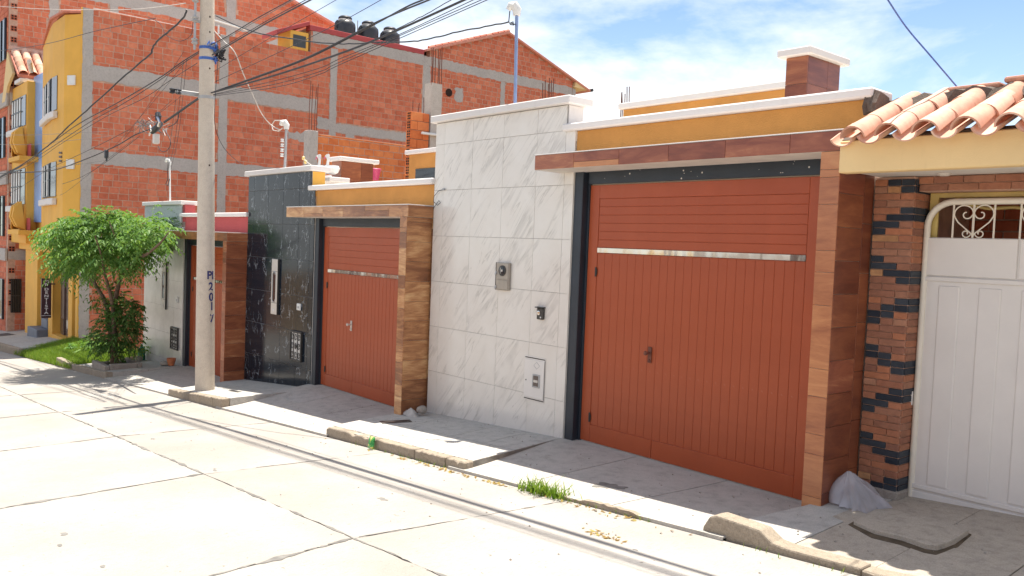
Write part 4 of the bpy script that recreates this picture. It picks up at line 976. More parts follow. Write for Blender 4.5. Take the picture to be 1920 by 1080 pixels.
# dentist sign (blade sign facing up the street)
XS = -20.9; a = onX(78, 522, XS); b = onX(96, 596, XS); ya, yb, zt, zb2 = a.y, b.y, a.z, b.z
T = thing('sign', 'maroon vertical blade sign with white tooth logo reading DENTISTA', 'sign', (XS, (ya+yb)/2, zb2))
B('board', M['purple'], T, XS-.08, XS, ya, yb, zb2, zt, .012)
def put_text(txt, size, c, mat, parent, sx=1., name='lettering'):
    me = text_mesh(txt, size, .004); me.materials.append(mat); o = bpy.data.objects.new(name, me); COL.objects.link(o)
    R = Matrix(((0, 0, 1, 0), (1, 0, 0, 0), (0, 1, 0, 0), (0, 0, 0, 1)))       # text x -> +Y, y -> +Z, faces +X
    o.matrix_basis = Matrix.Translation(c) @ R @ Matrix.Diagonal((sx, 1, 1, 1)); par(o, parent); return o
H_ = zt-zb2; yc = (ya+yb)/2
for i, chh in enumerate('DENTISTA'): put_text(chh, .088*H_, (XS+.004, yc, zt-H_*(.275+.085*i)), M['whitelet'], T, 1.5)
m = MB(); q = (yb-ya)*.26
m.tube([(XS+.006, yc+q*f, zt-H_*g_) for f, g_ in ((-.3, .19), (-.55, .13), (-.9, .08), (-.6, .05), (0, .068), (.6, .05), (.9, .08), (.5, .13), (.25, .19), (.05, .14), (-.15, .12))], .012, 5); m.build('tooth_logo', M['whitelet'], T)
B('text_line', M['whitelet'], T, XS, XS+.004, yc-.14, yc+.14, zb2+H_*.055, zb2+H_*.065, 0); B('bracket', M['iron'], T, XS-.06, XS-.02, yb+.001, .0, zt-.2, zt-.16, 0)
# service riser on the yellow bay
t = thing('electric_riser', 'insulator bracket and hanging cable on the yellow front', 'cable', (-18.3, -.3, 3))
P = [onY(px, py, -.33) for px, py in ((116, 305), (116, 330), (112, 352), (108, 385), (107, 410), (108, 430))]; MB().tube(P, .018, 6).build('cable', M['cable'], t)
for d in (0, .12, .24): c = onY(116, 304, -.36); MB().lathe([(.04, 0), (.05, .03), (.04, .06)], (c.x, -.40, c.z+d), 8).build('insulator', M['greycable'], t)

# gable house behind (same wall line, further in)
Gb = thing('gable_house', 'red brick gable wall with raw concrete band and tiled eave against the sky', 'house', (-18, 16, -1))
gw = MB().prism([(XB-.02, 12.2, -2.0), (XB-.02, 19.9, -2.0), (XB-.02, 19.9, 9.1), (XB-.02, 16.0, 10.42), (XB-.02, 12.2, 9.15)], (-.25, 0, 0)).build('gable_wall', M['mortar'], Gb)
wl = Wall(XB-.02, gw, M['brick']); gcol = [(12.0, 12.25), (15.77, 16.0), (19.6, 19.9)]
def giv(z):
    if z < 9.05: return [(12.22, 19.9)]
    f = (z-9.1)/1.34; return [(12.22+3.75*f+.05, 19.85-3.85*f-.05)] if f < .97 else []
wl.fill(-1.9, 10.4, giv, lambda y, z: (z < 8.5 and any(a+.05 < y < b-.05 for a, b in gcol)) or 8.53 < z < 8.8)
wl.build(300, lambda px, py: py < 240-(px-800)*.15)
for i, (a, b) in enumerate(gcol): concrete('concrete_column', Gb, XB-.02, a-(.1 if i == 0 else 0), b, -1.9, 8.47, .018, .02)
concrete('concrete_beam', Gb, XB-.02, 11.92, 19.85, 8.47, 8.84, .014, .03); concrete('concrete_patch', Gb, XB-.02, 13.45, 13.85, 7.35, 7.85, .012, .05)
MB().lathe([(.16, 0), (.16, .02)], (XB-.012, 13.15, 7.62), 10, (1, 0, 0)).build('wall_hole', M['hole'], Gb)
B('corner_post', M['rawcon'], Gb, XB-.3, XB, 19.905, 20.1, -2, 8.8, .01)
rf = MB()
for (y0, z0, y1, z1) in ((11.95, 9.08, 16.02, 10.52), (16.0, 10.52, 20.9, 8.86)):
    rf.prism([(XB+.14, y0, z0), (XB+.14, y1, z1), (XB+.14, y1, z1-.09), (XB+.14, y0, z0-.09)], (-9, 0, 0))
rf.build('roof', M['clayedge'], Gb, .01)
n = 0
for i in range(26):
    t = (i+.5)/26; y0 = 12.0+4.0*t; z0 = 9.12+1.42*t
    if i % 2 == 0: MB().lathe([(.075, 0), (.075, .28)], (XB+.06, y0, z0), 8, (0, .94, .34)).build('ridge_tile', M['clayedge'], Gb)
MB().prism([(XB+.10, 19.92, 8.85), (XB+.10, 20.85, 8.83), (XB+.10, 20.0, 9.14)], (-9, 0, 0)).build('eave_soffit', M['cream'], Gb)
MB().tube([(XB+.2, 20.95, 8.86), (XB-9, 20.95, 8.86)], .07, 8).build('gutter', M['iron'], Gb); B('body', M['rawcon'], Gb, -27, XB-.28, 12.2, 19.85, -2.2, 8.7, 0)
# tall brick building at the far left, its side wall rises behind the yellow one
XT = -26.5
Tb = thing('apartment_building', 'tall bare brick building rising behind the yellow one at far left', 'building', (-29, .5, -2.2))
tw = MB().prism([(XT, -.36, -3), (XT, 22, -3), (XT, 22, 9.0), (XT, 13.2, 11.45), (XT, 10.4, 12.3), (XT, 2, 13.5), (XT, -.36, 13.5)], (-.25, 0, 0)).build('side_wall', M['mortar'], Tb)
wl = Wall(XT, tw, M['brick_o'] if False else M['brick'], .29, .20); tcol = [(.9, 1.2), (3.0, 3.3), (7.6, 8.0)]; tbm = [(10.45, 10.90), (6.15, 6.6), (3.3, 3.7), (.5, .85)]
tiv = lambda z: [(-.30, 10.3)] if z > 11.6 else [(-.30, 21 if z < 9.2 else 13.0-(z-9.2)*.1)]
wl.fill(-2.9, 12.3, lambda z: [(-.13, 13.2)] if z < 11.4 else [(-.13, 13.2-3.2*(z-11.4))], lambda y, z: any(a < y < b for a, b in tcol) or any(a+.03 < z < b-.03 for a, b in tbm))
wl.build(220, lambda px, py: (py < 90 and px < 640) or px < 50)
for a, b in tcol[1:]: concrete('concrete_column', Tb, XT, a, b, -2, 12.9, .02, .02)
concrete('concrete_column', Tb, XT, .9, 1.2, 6.3, 13, .02, .03)
for a, b in tbm: concrete('concrete_beam', Tb, XT, -.34, 13., a, b, .016, .03)
MB().prism([(XT+.25, 9.3, 12.62), (XT+.25, 13.4, 11.38), (XT+.25, 13.4, 11.28), (XT+.25, 9.3, 12.50)], (-7, 0, 0)).build('roof_edge', M['clayedge'], Tb, .01)
fw = B('front_wall', M['mortar'], Tb, -38, XT-.26, -.36, 0, -3.6, 13.4, 0)
hb = MB(); k = 0; z = -1.2
while z < 12.4:                                             # the hollow brick ends at the corner
    k += 1
    if k % 2 and not any(a-.1 < z+.1 < b for a, b in tbm):
        e = piece('hollow_brick', M['brick'], Tb, (XT+.006, -.24, z+.1), (.21, .03, .185), ROTX, .004)
        for dy in (-.048, .048):
            for dzz in (-.045, .045): hb.box(XT+.012, XT+.0225, -.24+dy-.036, -.24+dy+.036, z+.1+dzz-.035, z+.1+dzz+.035)
    z += .20
hb.build('brick_hole', M['hole'], Tb, kind='stuff')
wl2 = MB(); z = -3.2
while z < 12.8:                                             # front wall bricks, joined (seen edge-on)
    x = -37.9
    while x < XT-.3: wl2.box(x, x+.27, -.374, -.355, z+.008, z+.19); x += .285
    z += .20
wl2.build('brick', M['brick'], fw, kind='stuff')
for a, b in tbm: B('floor_slab', M['rawcon'], Tb, -38, XT+.02, -.46, -.377, a-.05, b+.05, .01)
for zc in (8.6, 5.0, 2.1, 11.7, -1.0):
    for x0 in (-28.6, -31.5, -34.4):
        w = B('window', M['glass'], Tb, x0, x0+1.6, -.42, -.376, zc-.75, zc+.75, .01)
        for q in (0, .5, .93): B('frame', M['navy'], w, x0+1.6*q, x0+1.6*q+.1, -.45, -.4215, zc-.75, zc+.75, .004)
        B('frame', M['pvc'], w, x0+.2, x0+.28, -.452, -.4212, zc-.7, zc+.7, .003)
a, b = onX(20, 523, XT), onX(39, 585, XT)
w = B('window', M['glass'], Tb, XT+.012, XT+.04, a.y, b.y, b.z, a.z, .004)
for i in range(6): y = a.y+(b.y-a.y)*(i+.5)/6; MB().tube([(XT+.08, y, b.z), (XT+.08, y, a.z)], .012, 5).build('grille_bar', M['iron'], w)
for q in (0, .5, 1): z = b.z+(a.z-b.z)*q; MB().tube([(XT+.08, a.y, z), (XT+.08, b.y, z)], .014, 5).build('grille_bar', M['iron'], w)

# ------------------------------------------------------------------ rear yard walls, rebar, roof tanks
def rebar(label, parent, pts, z0, z1):
    m = thing('rebar', label, 'rebar', (pts[0][0], pts[0][1], z0))
    for x, y in pts: MB().tube([(x, y, z0), (x+jit(.01), y+jit(.01), (z0+z1)/2), (x+jit(.025), y+jit(.025), z1+jit(.08))], .0095, 5).build('bar', M['rust'], m)
XO = -12.0
t = thing('yard_wall', 'orange hollow brick yard wall with grey end column behind the low houses', 'wall', (XO, 6, 0))
bk = B('backing', M['mortar'], t, XO-.16, XO, 4.42, 9.0, .5, 4.56, 0); wl = Wall(XO, bk, M['brick_o'], .33, .19)
wl.fill(.5, 4.555, lambda z: [(4.43, 9.0)]); wl.build(110, lambda px, py: py < 340, .008)
B('column', M['rawcon'], t, XO-.20, XO+.06, 4.12, 4.41, .3, 4.62, .012)
rebar('rusty bars rising from the grey end column of orange yard wall', None, [(XO+.03, 4.15), (XO+.03, 4.22), (XO+.02, 4.31), (XO+.03, 4.37)], 4.6, 5.85)
t = thing('brick_pier', 'orange hollow brick stub with open brick ends beside speckled column', 'pier', (-6.1, 3.7, 2.5))
bk = B('backing', M['mortar'], t, -6.25, -6.11, 3.53, 3.96, 2., 4.48, 0); hs = MB()
for c in range(9):
    z = 4.485-.192*(c+1); cut = .16 if c % 2 else .30
    piece('brick', M['brick_o'], bk, (-6.102, 3.505+cut/2, z+.092), (round(cut-.008, 3), .03, .178), ROTX, .003); piece('brick', M['brick_o'], bk, (-6.102, 3.505+cut+(.465-cut)/2, z+.092), (round(.465-cut-.008, 3), .03, .178), ROTX, .003)
    piece('brick', M['brick_o'], bk, (-6.18, 3.512, z+.092), (.155, .03, .178), None, .003)
    for i in range(2):
        for j in range(3): hs.box(-6.25+.03+.065*i, -6.25+.08+.065*i, 3.494, 3.4965, z+.018+.055*j, z+.058+.055*j)
hs.build('brick_hole', M['hole'], t, kind='stuff')
rebar('short bent bars on top of the orange brick stub', None, [(-6.18, 3.6), (-6.16, 3.72), (-6.16, 3.86)], 4.47, 4.75)
t = thing('concrete_column', 'pale speckled concrete column rising behind the white marble wall', 'column', (-6.15, 4.13, 2))
MB().prism([(-6.08, y, z) for y, z in ragged([(4.0, 1.8), (4.275, 1.8), (4.275, 5.15), (4.0, 5.16)], .004)], (-.26, 0, 0)).build('shaft', M['speckle'], t)
rebar('tall rusty bars rising from the pale speckled column', None, [(-6.1, 4.0), (-6.12, 4.04), (-6.1, 4.09), (-6.1, 4.17), (-6.12, 4.22), (-6.1, 4.26)], 5.1, 5.92)
B('pipe_stub', M['pvc'], t, -6.075, -6.0, 3.75, 4.2, 4.02, 4.07, .01)
xs = [onY(px, 185, 5.0) for px in (1017, 1022, 1027, 1030, 1034, 1037)]
rebar('rusty bars standing before the gable end above white marble wall', None, [(p.x, p.y) for p in xs], onY(1027, 215, 5.0).z, onY(1027, 151, 5.0).z)
xs = [onY(px, 200, 4.5) for px in (1164, 1167, 1172, 1175, 1178)]
rebar('thin grey bars against the sky left of the rear parapet', None, [(p.x, p.y) for p in xs], onY(1170, 235, 4.5).z, onY(1170, 172, 4.5).z)
def tank(x, y, z, label):
    t = thing('water_tank', label, 'water tank', (x, y, z), 'black water tanks on the flat roof'); r = .40
    MB().lathe([(r*.97, 0), (r, .04), (r, .30), (r*.985, .32), (r*.985, .36), (r, .38), (r, .70), (r*.96, .80), (r*.70, .90), (r*.62, .91)], (x, y, z), 28).build('body', M['tank'], t, smooth=True)
    MB().lathe([(r*.64, .90), (r*.66, .915), (r*.66, .935), (r*.64, .94)], (x, y, z), 28).build('rim', M['pvc'], t, smooth=True)
    MB().lathe([(r*.63, .94), (r*.65, .96), (r*.64, 1.02), (r*.5, 1.07), (.02, 1.09)], (x, y, z), 28).build('lid', M['tank'], t, smooth=True)
    MB().tube([(x+.1, y-r-.02, z+.55), (x+.1, y-r-.06, z+.75), (x+.1, y-r+.02, z+.84)], .025, 8).build('inlet', M['tank'], t); return t
for i, ((x0, x1, yt), l) in enumerate(zip(((630, 665, 30), (673, 709, 40), (715, 748, 51)), ('black water tank on the flat roof, furthest left of three', 'black water tank on the flat roof between two others', 'black water tank on the flat roof nearest the gable'))):
    a = onX((x0+x1)/2, yt, -20.0); tank(-20.0, a.y, a.z-1.09, l)
t = thing('tank_plumbing', 'thin pipes between the left and middle water tanks', 'pipe', (-20, 10, 9)); a = onX(668, 60, -20.)
for dy, h in ((-.06, .9), (.05, 1.25), (.12, .7)): MB().tube([(-20, a.y+dy, 8.9), (-20, a.y+dy, 8.9+h)], .018, 6).build('pipe', M['galv'], t)
B('tank_slab', M['rawcon'], A, -24, XB-.31, 7.2, 11.85, 7.96, 9.0, 0)

# service masts on the wall tops
def mast(pxb, pxt, Y, r, mat, label, head=.07, sp=0):
    a, b = onY(*pxb, Y), onY(*pxt, Y); t = thing('service_mast', label, 'mast', tuple(a)); MB().tube([a-Vector((0, 0, .05)), b], r, 10).build('pipe', mat, t, smooth=True)
    MB().tube([b+Vector((0, 0, -.02)), b+Vector((0, 0, .05)), b+Vector((-.02, -.03, .10)), b+Vector((-.06, -.05, .10)), b+Vector((-.09, -.06, .05))], [head*.6, head*.75, head*.75, head*.6, head*.45], 10).build('weather_head', M['pvc'], t, smooth=True)
    for i in range(sp): c = b-Vector((.02, .06, .25+.085*i)); MB().lathe([(.022, 0), (.034, .01), (.02, .03), (.034, .05), (.022, .06)], c, 10).build('spool_insulator', M['pvc'], t, smooth=True)
    return a, b, t
a1, b1, t1 = mast((966, 196), (969, 26), .10, .020, M['bluepipe'], 'tall blue service mast with white head above white marble wall', .075)
a2, b2, t2 = mast((534, 318), (537, 240), .10, .024, M['galv'], 'grey service mast with white spools on the black marble wall', .075, 4)
a3, b3, t3 = mast((319, 374), (318, 308), .10, .020, M['pvc'], 'slim white service mast with round head on the grey wall', .05)
MB().tube([onY(px, py, .06) for px, py in ((962, 10), (956, 20), (954, 40), (957, 46), (963, 47), (962, 41), (957, 43), (966, 46))], .007, 6).build('drip_loop', M['cable'], t1)
MB().tube([onY(px, py, .06) for px, py in ((530, 226), (515, 226), (509, 235), (512, 244), (522, 246), (530, 240))], .009, 6).build('drip_loop', M['palecable'], t2)
MB().tube([onY(px, py, .06) for px, py in ((317, 304), (314, 320), (315, 335), (311, 345), (315, 348), (318, 335))], .009, 6).build('drip_loop', M['cable'], t3)
# ornaments on the second house
def swan(x, y, z, label, s=1.):
    t = thing('swan_pot', label, 'garden ornament', (x, y, z), 'white swan pots on the roof edge'); w = MB()
    MB().lathe([(.06*s, 0), (.11*s, .03*s), (.14*s, .10*s), (.12*s, .15*s), (.10*s, .15*s), (.09*s, .11*s)], (x, y, z), 14).build('body', M['pvc'], t, smooth=True)
    MB().tube([(x-.10*s, y, z+.08*s), (x-.17*s, y, z+.16*s), (x-.14*s, y, z+.26*s), (x-.16*s, y, z+.34*s), (x-.23*s, y, z+.33*s)], [.045*s, .03*s, .025*s, .035*s, .02*s], 8).build('neck', M['pvc'], t, smooth=True)
    MB().tube([(x-.235*s, y, z+.33*s), (x-.30*s, y, z+.28*s)], [.018*s, .006*s], 6).build('beak', M['pink'], t); return t
for px, l in ((600, 'white swan pot on the roof edge, farther left of two'), (616, 'white swan pot on the roof edge beside the wood-tiled chimney')):
    p = onY(px, 321, .75); swan(p.x+.12, p.y, p.z-.06, l, 1.0)
B('rear_ledge', M['white'], HOUSE2, -5.2, -4.1, .55, .95, 2.70, 2.78, .01)
t = thing('dry_flower', 'dry stalk with yellow seed heads on the black marble wall', 'plant', (-4.4, .2, 2.9))
for pts in (((590, 318), (583, 309), (576, 304), (569, 297)), ((589, 318), (580, 310), (573, 304))):
    P = [onY(px, py, .25) for px, py in pts]; MB().tube(P, .007, 5).build('stem', M['palecable'], t); MB().lathe([(.01, 0), (.03, .02), (.028, .05), (.008, .07)], P[-1]-Vector((0, 0, .03)), 8).build('seed_head', M['yellowpipe'], t)
p = onY(703, 326, 2.0); t = thing('flower_pot', 'pink flower pot behind the second wood-tiled chimney', 'pot', tuple(p)); MB().lathe([(.07, -.12), (.11, .08), (.12, .09), (.11, .10), (.09, .09)], p, 14).build('pot', M['pink'], t, smooth=True)
# utility pole
PX, PY = -4.97, -1.20; zp = lambda z: (PX-.034*(z+.95), PY-.002*(z+.95), z)
U = thing('utility_pole', 'concrete utility pole with blue painted number on the sidewalk', 'utility pole', (PX, PY, -.93))
rz = lambda z: .158-.0068*(z+.95)
MB().tube([zp(z) for z in (-1.2, -.95, 2, 5, 8.8)], [rz(z) for z in (-1.2, -.95, 2, 5, 8.8)], 28).build('shaft', M['pole'], U, smooth=True)
camd = Vector((CAM.x-PX, CAM.y-PY, 0)).normalized(); side = Vector((-camd.y, camd.x, 0))
def on_pole(off, z, d=.002): r = rz(z)+d; q = Vector(zp(z)); a = off; return q+(camd*math.cos(a)+side*math.sin(a))*r
m = MB()
for z in (5.05, 5.30, 5.62, 2.85, 4.45): p = on_pole(.35, z, -.004); m.lathe([(.017, 0), (.017, .006)], p, 8, tuple(camd))
m.build('bolt_hole', M['hole'], U)
for i, (txt, z, off) in enumerate((('PI', 1.02, .58), ('2', .83, .62), ('0', .655, .66), ('1', .50, .74), ('7', .30, .78))):
    me = text_mesh(txt, .185, .001)
    for v in me.vertices:
        x, y, zz = v.co; zc = z+y; v.co = on_pole(off+x/.16, zc, .0025+zz)
    me.materials.append(M['bluelet']); o = bpy.data.objects.new('lettering', me); COL.objects.link(o); par(o, U)
def band(z, r, w, mat, name, n=20):
    q = Vector(zp(z)); return MB().lathe([(r, -w/2), (r+.006, -w/2), (r+.006, w/2), (r, w/2)], q, n).build(name, mat, U)
for z in (4.80, 4.62): band(z, rz(z)+.002, .045, M['bluestrap'], 'strap')
band(3.98, rz(4)+.002, .05, M['galv'], 'clamp_band')
ca = onX(325, 181, PX-.17); cb = Vector(zp(4.0))
cv = (ca-cb); cv.z = 0; L = cv.length; cv.normalize(); cq = Vector((-cv.y, cv.x, 0))
P4 = [cb+cv*(-.17)-cq*.035, cb+cv*(L-.1)-cq*.035, cb+cv*(L-.1)+cq*.035, cb+cv*(-.17)+cq*.035]; off = cq*(rz(4)+.04)
MB().prism([p-off for p in P4], (0, 0, .07)).build('crossarm', M['galv'], U, .006)
for d in (.06, -.04): MB().lathe([(.03, 0), (.055, .015), (.035, .04), (.055, .075), (.03, .09)], cb-off+cv*(L-.1+d)+Vector((0, 0, -.005)), 12).build('spool_insulator', M['tank'], U, smooth=True)
p = onX(366, 30, PX-.22)
B('rack', M['galv'], U, p.x-.02, p.x+.02, p.y-.015, p.y+.015, p.z-.55, p.z+.4, .004)
B('rack_arm', M['galv'], U, p.x-.02, PX-.2, p.y+.016, PY-.08, p.z-.1, p.z-.06, .004)
for d in (.22, -.10, -.46): MB().lathe([(.03, 0), (.06, .02), (.035, .05), (.06, .08), (.03, .10)], p+Vector((0, 0, d)), 12).build('spool_insulator', M['galv'], U, smooth=True)
m = MB()
for k in range(9):
    z = random.uniform(4.6, 4.9); a0 = random.uniform(1.2, 2.6); m.tube([on_pole(a0+.5*math.sin(k+i)*.3-i*.25, z+jit(.05), .02+.03*random.random()) for i in range(7)], random.choice([.008, .012, .016]), 5)
m.build('strap_wrap', M['bluestrap'], U)
m = MB()
for k in range(7):
    c0 = on_pole(2.0+jit(.5), 4.75+jit(.08), .06); m.tube([c0+Vector((jit(.14), jit(.10), jit(.09))) for i in range(6)], random.choice([.010, .014, .02]), 5)
m.build('cable_clamp', M['cable'], U)
# ------------------------------------------------------------------ overhead cables
def spl(P, n=6):
    P = [Vector(p) for p in P]; out = []
    for i in range(len(P)-1):
        a, b, c, d = P[max(i-1, 0)], P[i], P[i+1], P[min(i+2, len(P)-1)]
        for k in range(n):
            t = k/n; out.append(.5*((2*b)+(c-a)*t+(2*a-5*b+4*c-d)*t*t+(3*b-a-3*c+d)*t**3))
    return out+[P[-1]]
def cable(label, pix, r, Y=-1.2, mat='cable', ext=0, wob=0, group='overhead cables', n=6):
    P = [onY(q[0], q[1], q[2] if len(q) > 2 else Y) for q in pix]
    if ext: d = (P[-1]-P[-2]).normalized(); P.append(P[-1]+d*abs(ext))
    if ext: P = spl(P[:-1], n)+[P[-1]]
    else: P = spl(P, n)
    if wob: P = [p+Vector((0, jit(wob), jit(wob))) for p in P]
    o = MB().tube(P, r, 6).build('overhead_cable', M[mat], None, smooth=True); return tag(o, label, 'cable', group)
R = 16
cable('thick black cable from the pole crossarm rising past the middle water tank', [(398, 173), (480, 144), (578, 107), (707, 41), (804, 0)], .010, ext=R)
cable('second strand twisted along the thick cable over the middle water tank', [(398, 174, -1.17), (480, 146, -1.17), (578, 109, -1.17), (690, 52, -1.17), (760, 14, -1.17), (790, 1, -1.17)], .010, ext=R)
cable('thickest black cable from the pole rising past the right water tank', [(396, 174), (500, 146), (622, 106), (715, 70), (870, 0)], .013, ext=R)
cable('thin line just above the thickest cable at the sky edge', [(600, 112, -1.1), (680, 84, -1.1), (748, 52, -1.1), (800, 26, -1.1), (845, 0, -1.1)], .005, ext=R, wob=.003)
cable('thin line below the thickest cable, topmost of three', [(400, 177), (500, 155), (595, 129), (640, 109), (750, 64), (887, 0)], .0045, ext=R)
cable('thin line below the thickest cable, middle of three', [(400, 178), (510, 159), (600, 134), (640, 115), (902, 0)], .0045, ext=R)
cable('thin line below the thickest cable, lowest of three', [(400, 180), (520, 163), (600, 139), (640, 120), (913, 0)], .0045, ext=R)
cable('dark double line from the blue strap, upper pair', [(396, 84), (430, 66), (481, 35), (545, 0)], .008, ext=R)
cable('pale line alongside the upper pair from the blue strap', [(396, 87, -1.25), (430, 69, -1.25), (481, 39, -1.25), (550, 0, -1.25)], .006, mat='greycable', ext=R)
cable('dark heavier line from the lower blue strap to the roof edge', [(398, 103), (475, 58), (511, 37), (582, 0)], .011, ext=R)
cable('thin line close above the heavier strap line', [(398, 100, -1.15), (475, 54, -1.15), (511, 33, -1.15), (573, 0, -1.15)], .006, ext=R)
cable('very thin line crossing the upper brick wall to the red hatch roof', [(401, 134), (493, 79), (560, 40), (630, 0)], .004, ext=R)
cable('very thin line crossing the bricks to the left water tank lid', [(404, 153), (517, 101), (630, 46), (714, 0)], .0045, ext=R)
LX = 25
cable('twisted service cable falling from the insulator rack to the far left', [(350, 18), (344, 33), (318, 58), (296, 76), (285, 92), (283, 100), (262, 118), (230, 146), (178, 193), (130, 236), (89, 274), (40, 310), (0, 333)], .017, ext=LX, wob=.006)
cable('upper dark cable from the blue strap falling to the far left', [(372, 97), (340, 117), (296, 148), (225, 190), (148, 232), (100, 266), (55, 300), (0, 331)], .011, ext=LX)
cable('lower dark cable from the blue strap falling to the far left', [(372, 100, -1.25), (340, 121, -1.25), (300, 150, -1.25), (235, 192, -1.25), (170, 228, -1.25), (100, 274, -1.25), (50, 306, -1.25), (0, 334, -1.25)], .008, ext=LX)
cable('dark cable from the black strap end falling beside the two others', [(370, 118, -1.3), (320, 150, -1.3), (270, 184, -1.3), (200, 218, -1.3), (120, 266, -1.3), (60, 306, -1.3), (0, 336, -1.3)], .006, ext=LX)
cable('heavy cable from the crossarm down to the splice closure', [(386, 176), (361, 192), (330, 214), (308, 229)], .022)
cable('heavy cable from the splice closure sagging to the left', [(290, 240), (255, 252), (225, 270), (195, 284), (159, 299), (105, 318), (60, 323), (0, 325)], .012, ext=LX)
cable('thin line from the splice sagging beyond the yellow bay', [(240, 244, -1.25), (190, 270, -1.25), (140, 294, -1.25), (90, 318, -1.25), (40, 350, -1.25), (0, 372, -1.25)], .006, ext=LX)
cable('thin line under the splice falling to the yellow building', [(262, 255, -1.2), (230, 280, -1.0), (190, 310, -.8), (150, 333, -.6), (117, 345, -.4)], .006)
cable('slack thin line across the lower yellow bay', [(250, 262, -1.1), (205, 296, -1.1), (160, 332, -.9), (124, 360, -.6), (112, 366, -.4)], .004)
cable('pale line entering at the top left to the insulator rack', [(348, 6), (290, 14), (230, 18), (120, 18), (60, 16), (0, 12)], .008, mat='palecable', ext=LX)
cable('single dark line below the roof of the yellow bay', [(292, 34), (230, 47), (168, 61), (110, 77), (60, 87), (0, 95)], .007, ext=LX)
cable('thin slack line from the rack looping below the blue straps', [(278, 32), (300, 44), (309, 62), (318, 70), (338, 77), (358, 66), (362, 40), (366, 28)], .005)
for i, (x0, y0, x1, y1) in enumerate(((352, 110, 214, 275), (345, 96, 232, 262), (340, 180, 236, 252), (322, 188, 248, 248))):
    cable(('fine line slanting down from the rack, longest', 'fine line slanting down from the rack, second', 'fine line from the crossarm end to the splice', 'fine line from the spool to the splice')[i], [(x0, y0), ((x0+x1)/2, (y0+y1)/2+4), (x1, y1)], .003)
for i, (y0, y1, l) in enumerate(((253, 246, 'faint horizontal line across the yellow bay, upper'), (271, 256, 'faint horizontal line across the yellow bay, middle'), (322, 300, 'faint horizontal line across the yellow bay, lower'))):
    cable(l, [(205, y1), (120, (y0+y1)/2+1), (60, y0), (0, y0)], .005, mat='greycable', ext=LX)
cable('pale service drop from the pole looping down to the second mast', [(402, 58, -1.1), (418, 76, -1.0), (440, 98, -.9), (456, 138, -.7), (475, 180, -.4), (490, 212, -.2), (508, 234, 0), (526, 244, .04)], .009, mat='palecable')
for i, (x0, x1) in enumerate(((344, 316), (350, 320), (330, 313))):
    cable(('thin service drop to the slim white mast, middle', 'thin service drop to the slim white mast, right', 'thin service drop to the slim white mast, left')[i], [(x0, 183-(70 if i < 2 else 0), -1.2), ((x0+x1)/2, 250, -.6), (x1, 318, .04)], .004)
cable('dark drop hanging down the right face of the pole', [(402, 60, -1.34), (409, 100, -1.36), (403, 190, -1.36), (404, 240, -1.3), (422, 280, -.8), (452, 308, -.2)], .005)
cable('twisted wire from the blue mast running left past the right tank', [(954, 42, .04), (900, 52, -.1), (850, 62, -.2), (800, 74, -.35), (750, 79, -.5), (690, 80, -.65), (633, 82, -.8), (540, 72, -.95), (470, 58, -1.05), (405, 30, -1.2)], .009, wob=.006)
cable('blue wire slanting down from the sky to the clay tile ridge', [(1640, -40, -.9), (1665, 0, -.7), (1700, 52, -.3), (1745, 105, 0), (1797, 166, .45)], .006, mat='bluestrap', group='overhead wires')
# splice closure
c = onY(294, 236, -1.2); t = thing('cable_splice', 'black cable splice closure with hanging white box and wire tangle', 'cable box', tuple(c))
def pz(px, py, d=0): return onY(px, py, -1.2+d)
MB().tube([pz(300, 232), pz(294, 240), pz(286, 246)], .06, 10).build('closure', M['cable'], t, smooth=True); MB().tube([pz(296, 212), pz(297, 218), pz(296, 226)], [.05, .06, .05], 8).build('cap', M['cable'], t, smooth=True)
MB().tube([pz(295, 220, -.05), pz(299, 230, -.06), pz(297, 237, -.06)], .025, 6).build('foil', M['steel'], t)
q = pz(294, 260); B('box', M['ivory'], t, q.x-.07, q.x+.05, -1.26, -1.16, q.z-.10, q.z+.09, .015)
MB().tube([pz(281, 235, -.02), pz(284, 244, -.06), pz(280, 254)], .015, 6).build('ring', M['pvc'], t)
m = MB()
for k in range(16): a = pz(random.uniform(255, 300), random.uniform(228, 248), jit(.1)); m.tube([a+Vector((jit(.12), jit(.08), jit(.1))) for i in range(4)], random.choice([.006, .009]), 5)
m.build('wire_tangle', M['greycable'], t, kind='stuff'); m = MB()
for k in range(8): a = pz(random.uniform(255, 318), random.uniform(230, 250), jit(.1)); m.tube([a, a+Vector((jit(.2), jit(.1), jit(.12)))], .007, 5)
m.build('wire_ends', M['palecable'], t, kind='stuff')
MB().tube(spl([pz(*q) for q in ((305, 240), (316, 255), (320, 270), (312, 283), (302, 283), (297, 274))]), .007, 5).build('wire_loop', M['cable'], t)
MB().tube(spl([pz(*q) for q in ((335, 210), (334, 222), (328, 232), (316, 238))]), .008, 5).build('wire_loop', M['cable'], t)
q = pz(200, 285); t = thing('cable_clip', 'small black clip hanging on the sagging cable before the concrete column', 'cable clip', tuple(q)); B('clip', M['cable'], t, q.x-.06, q.x+.06, -1.24, -1.17, q.z-.14, q.z+.05, .02)
MB().tube([q, q-Vector((0, 0, .2))], .02, 6).build('tail', M['cable'], t)

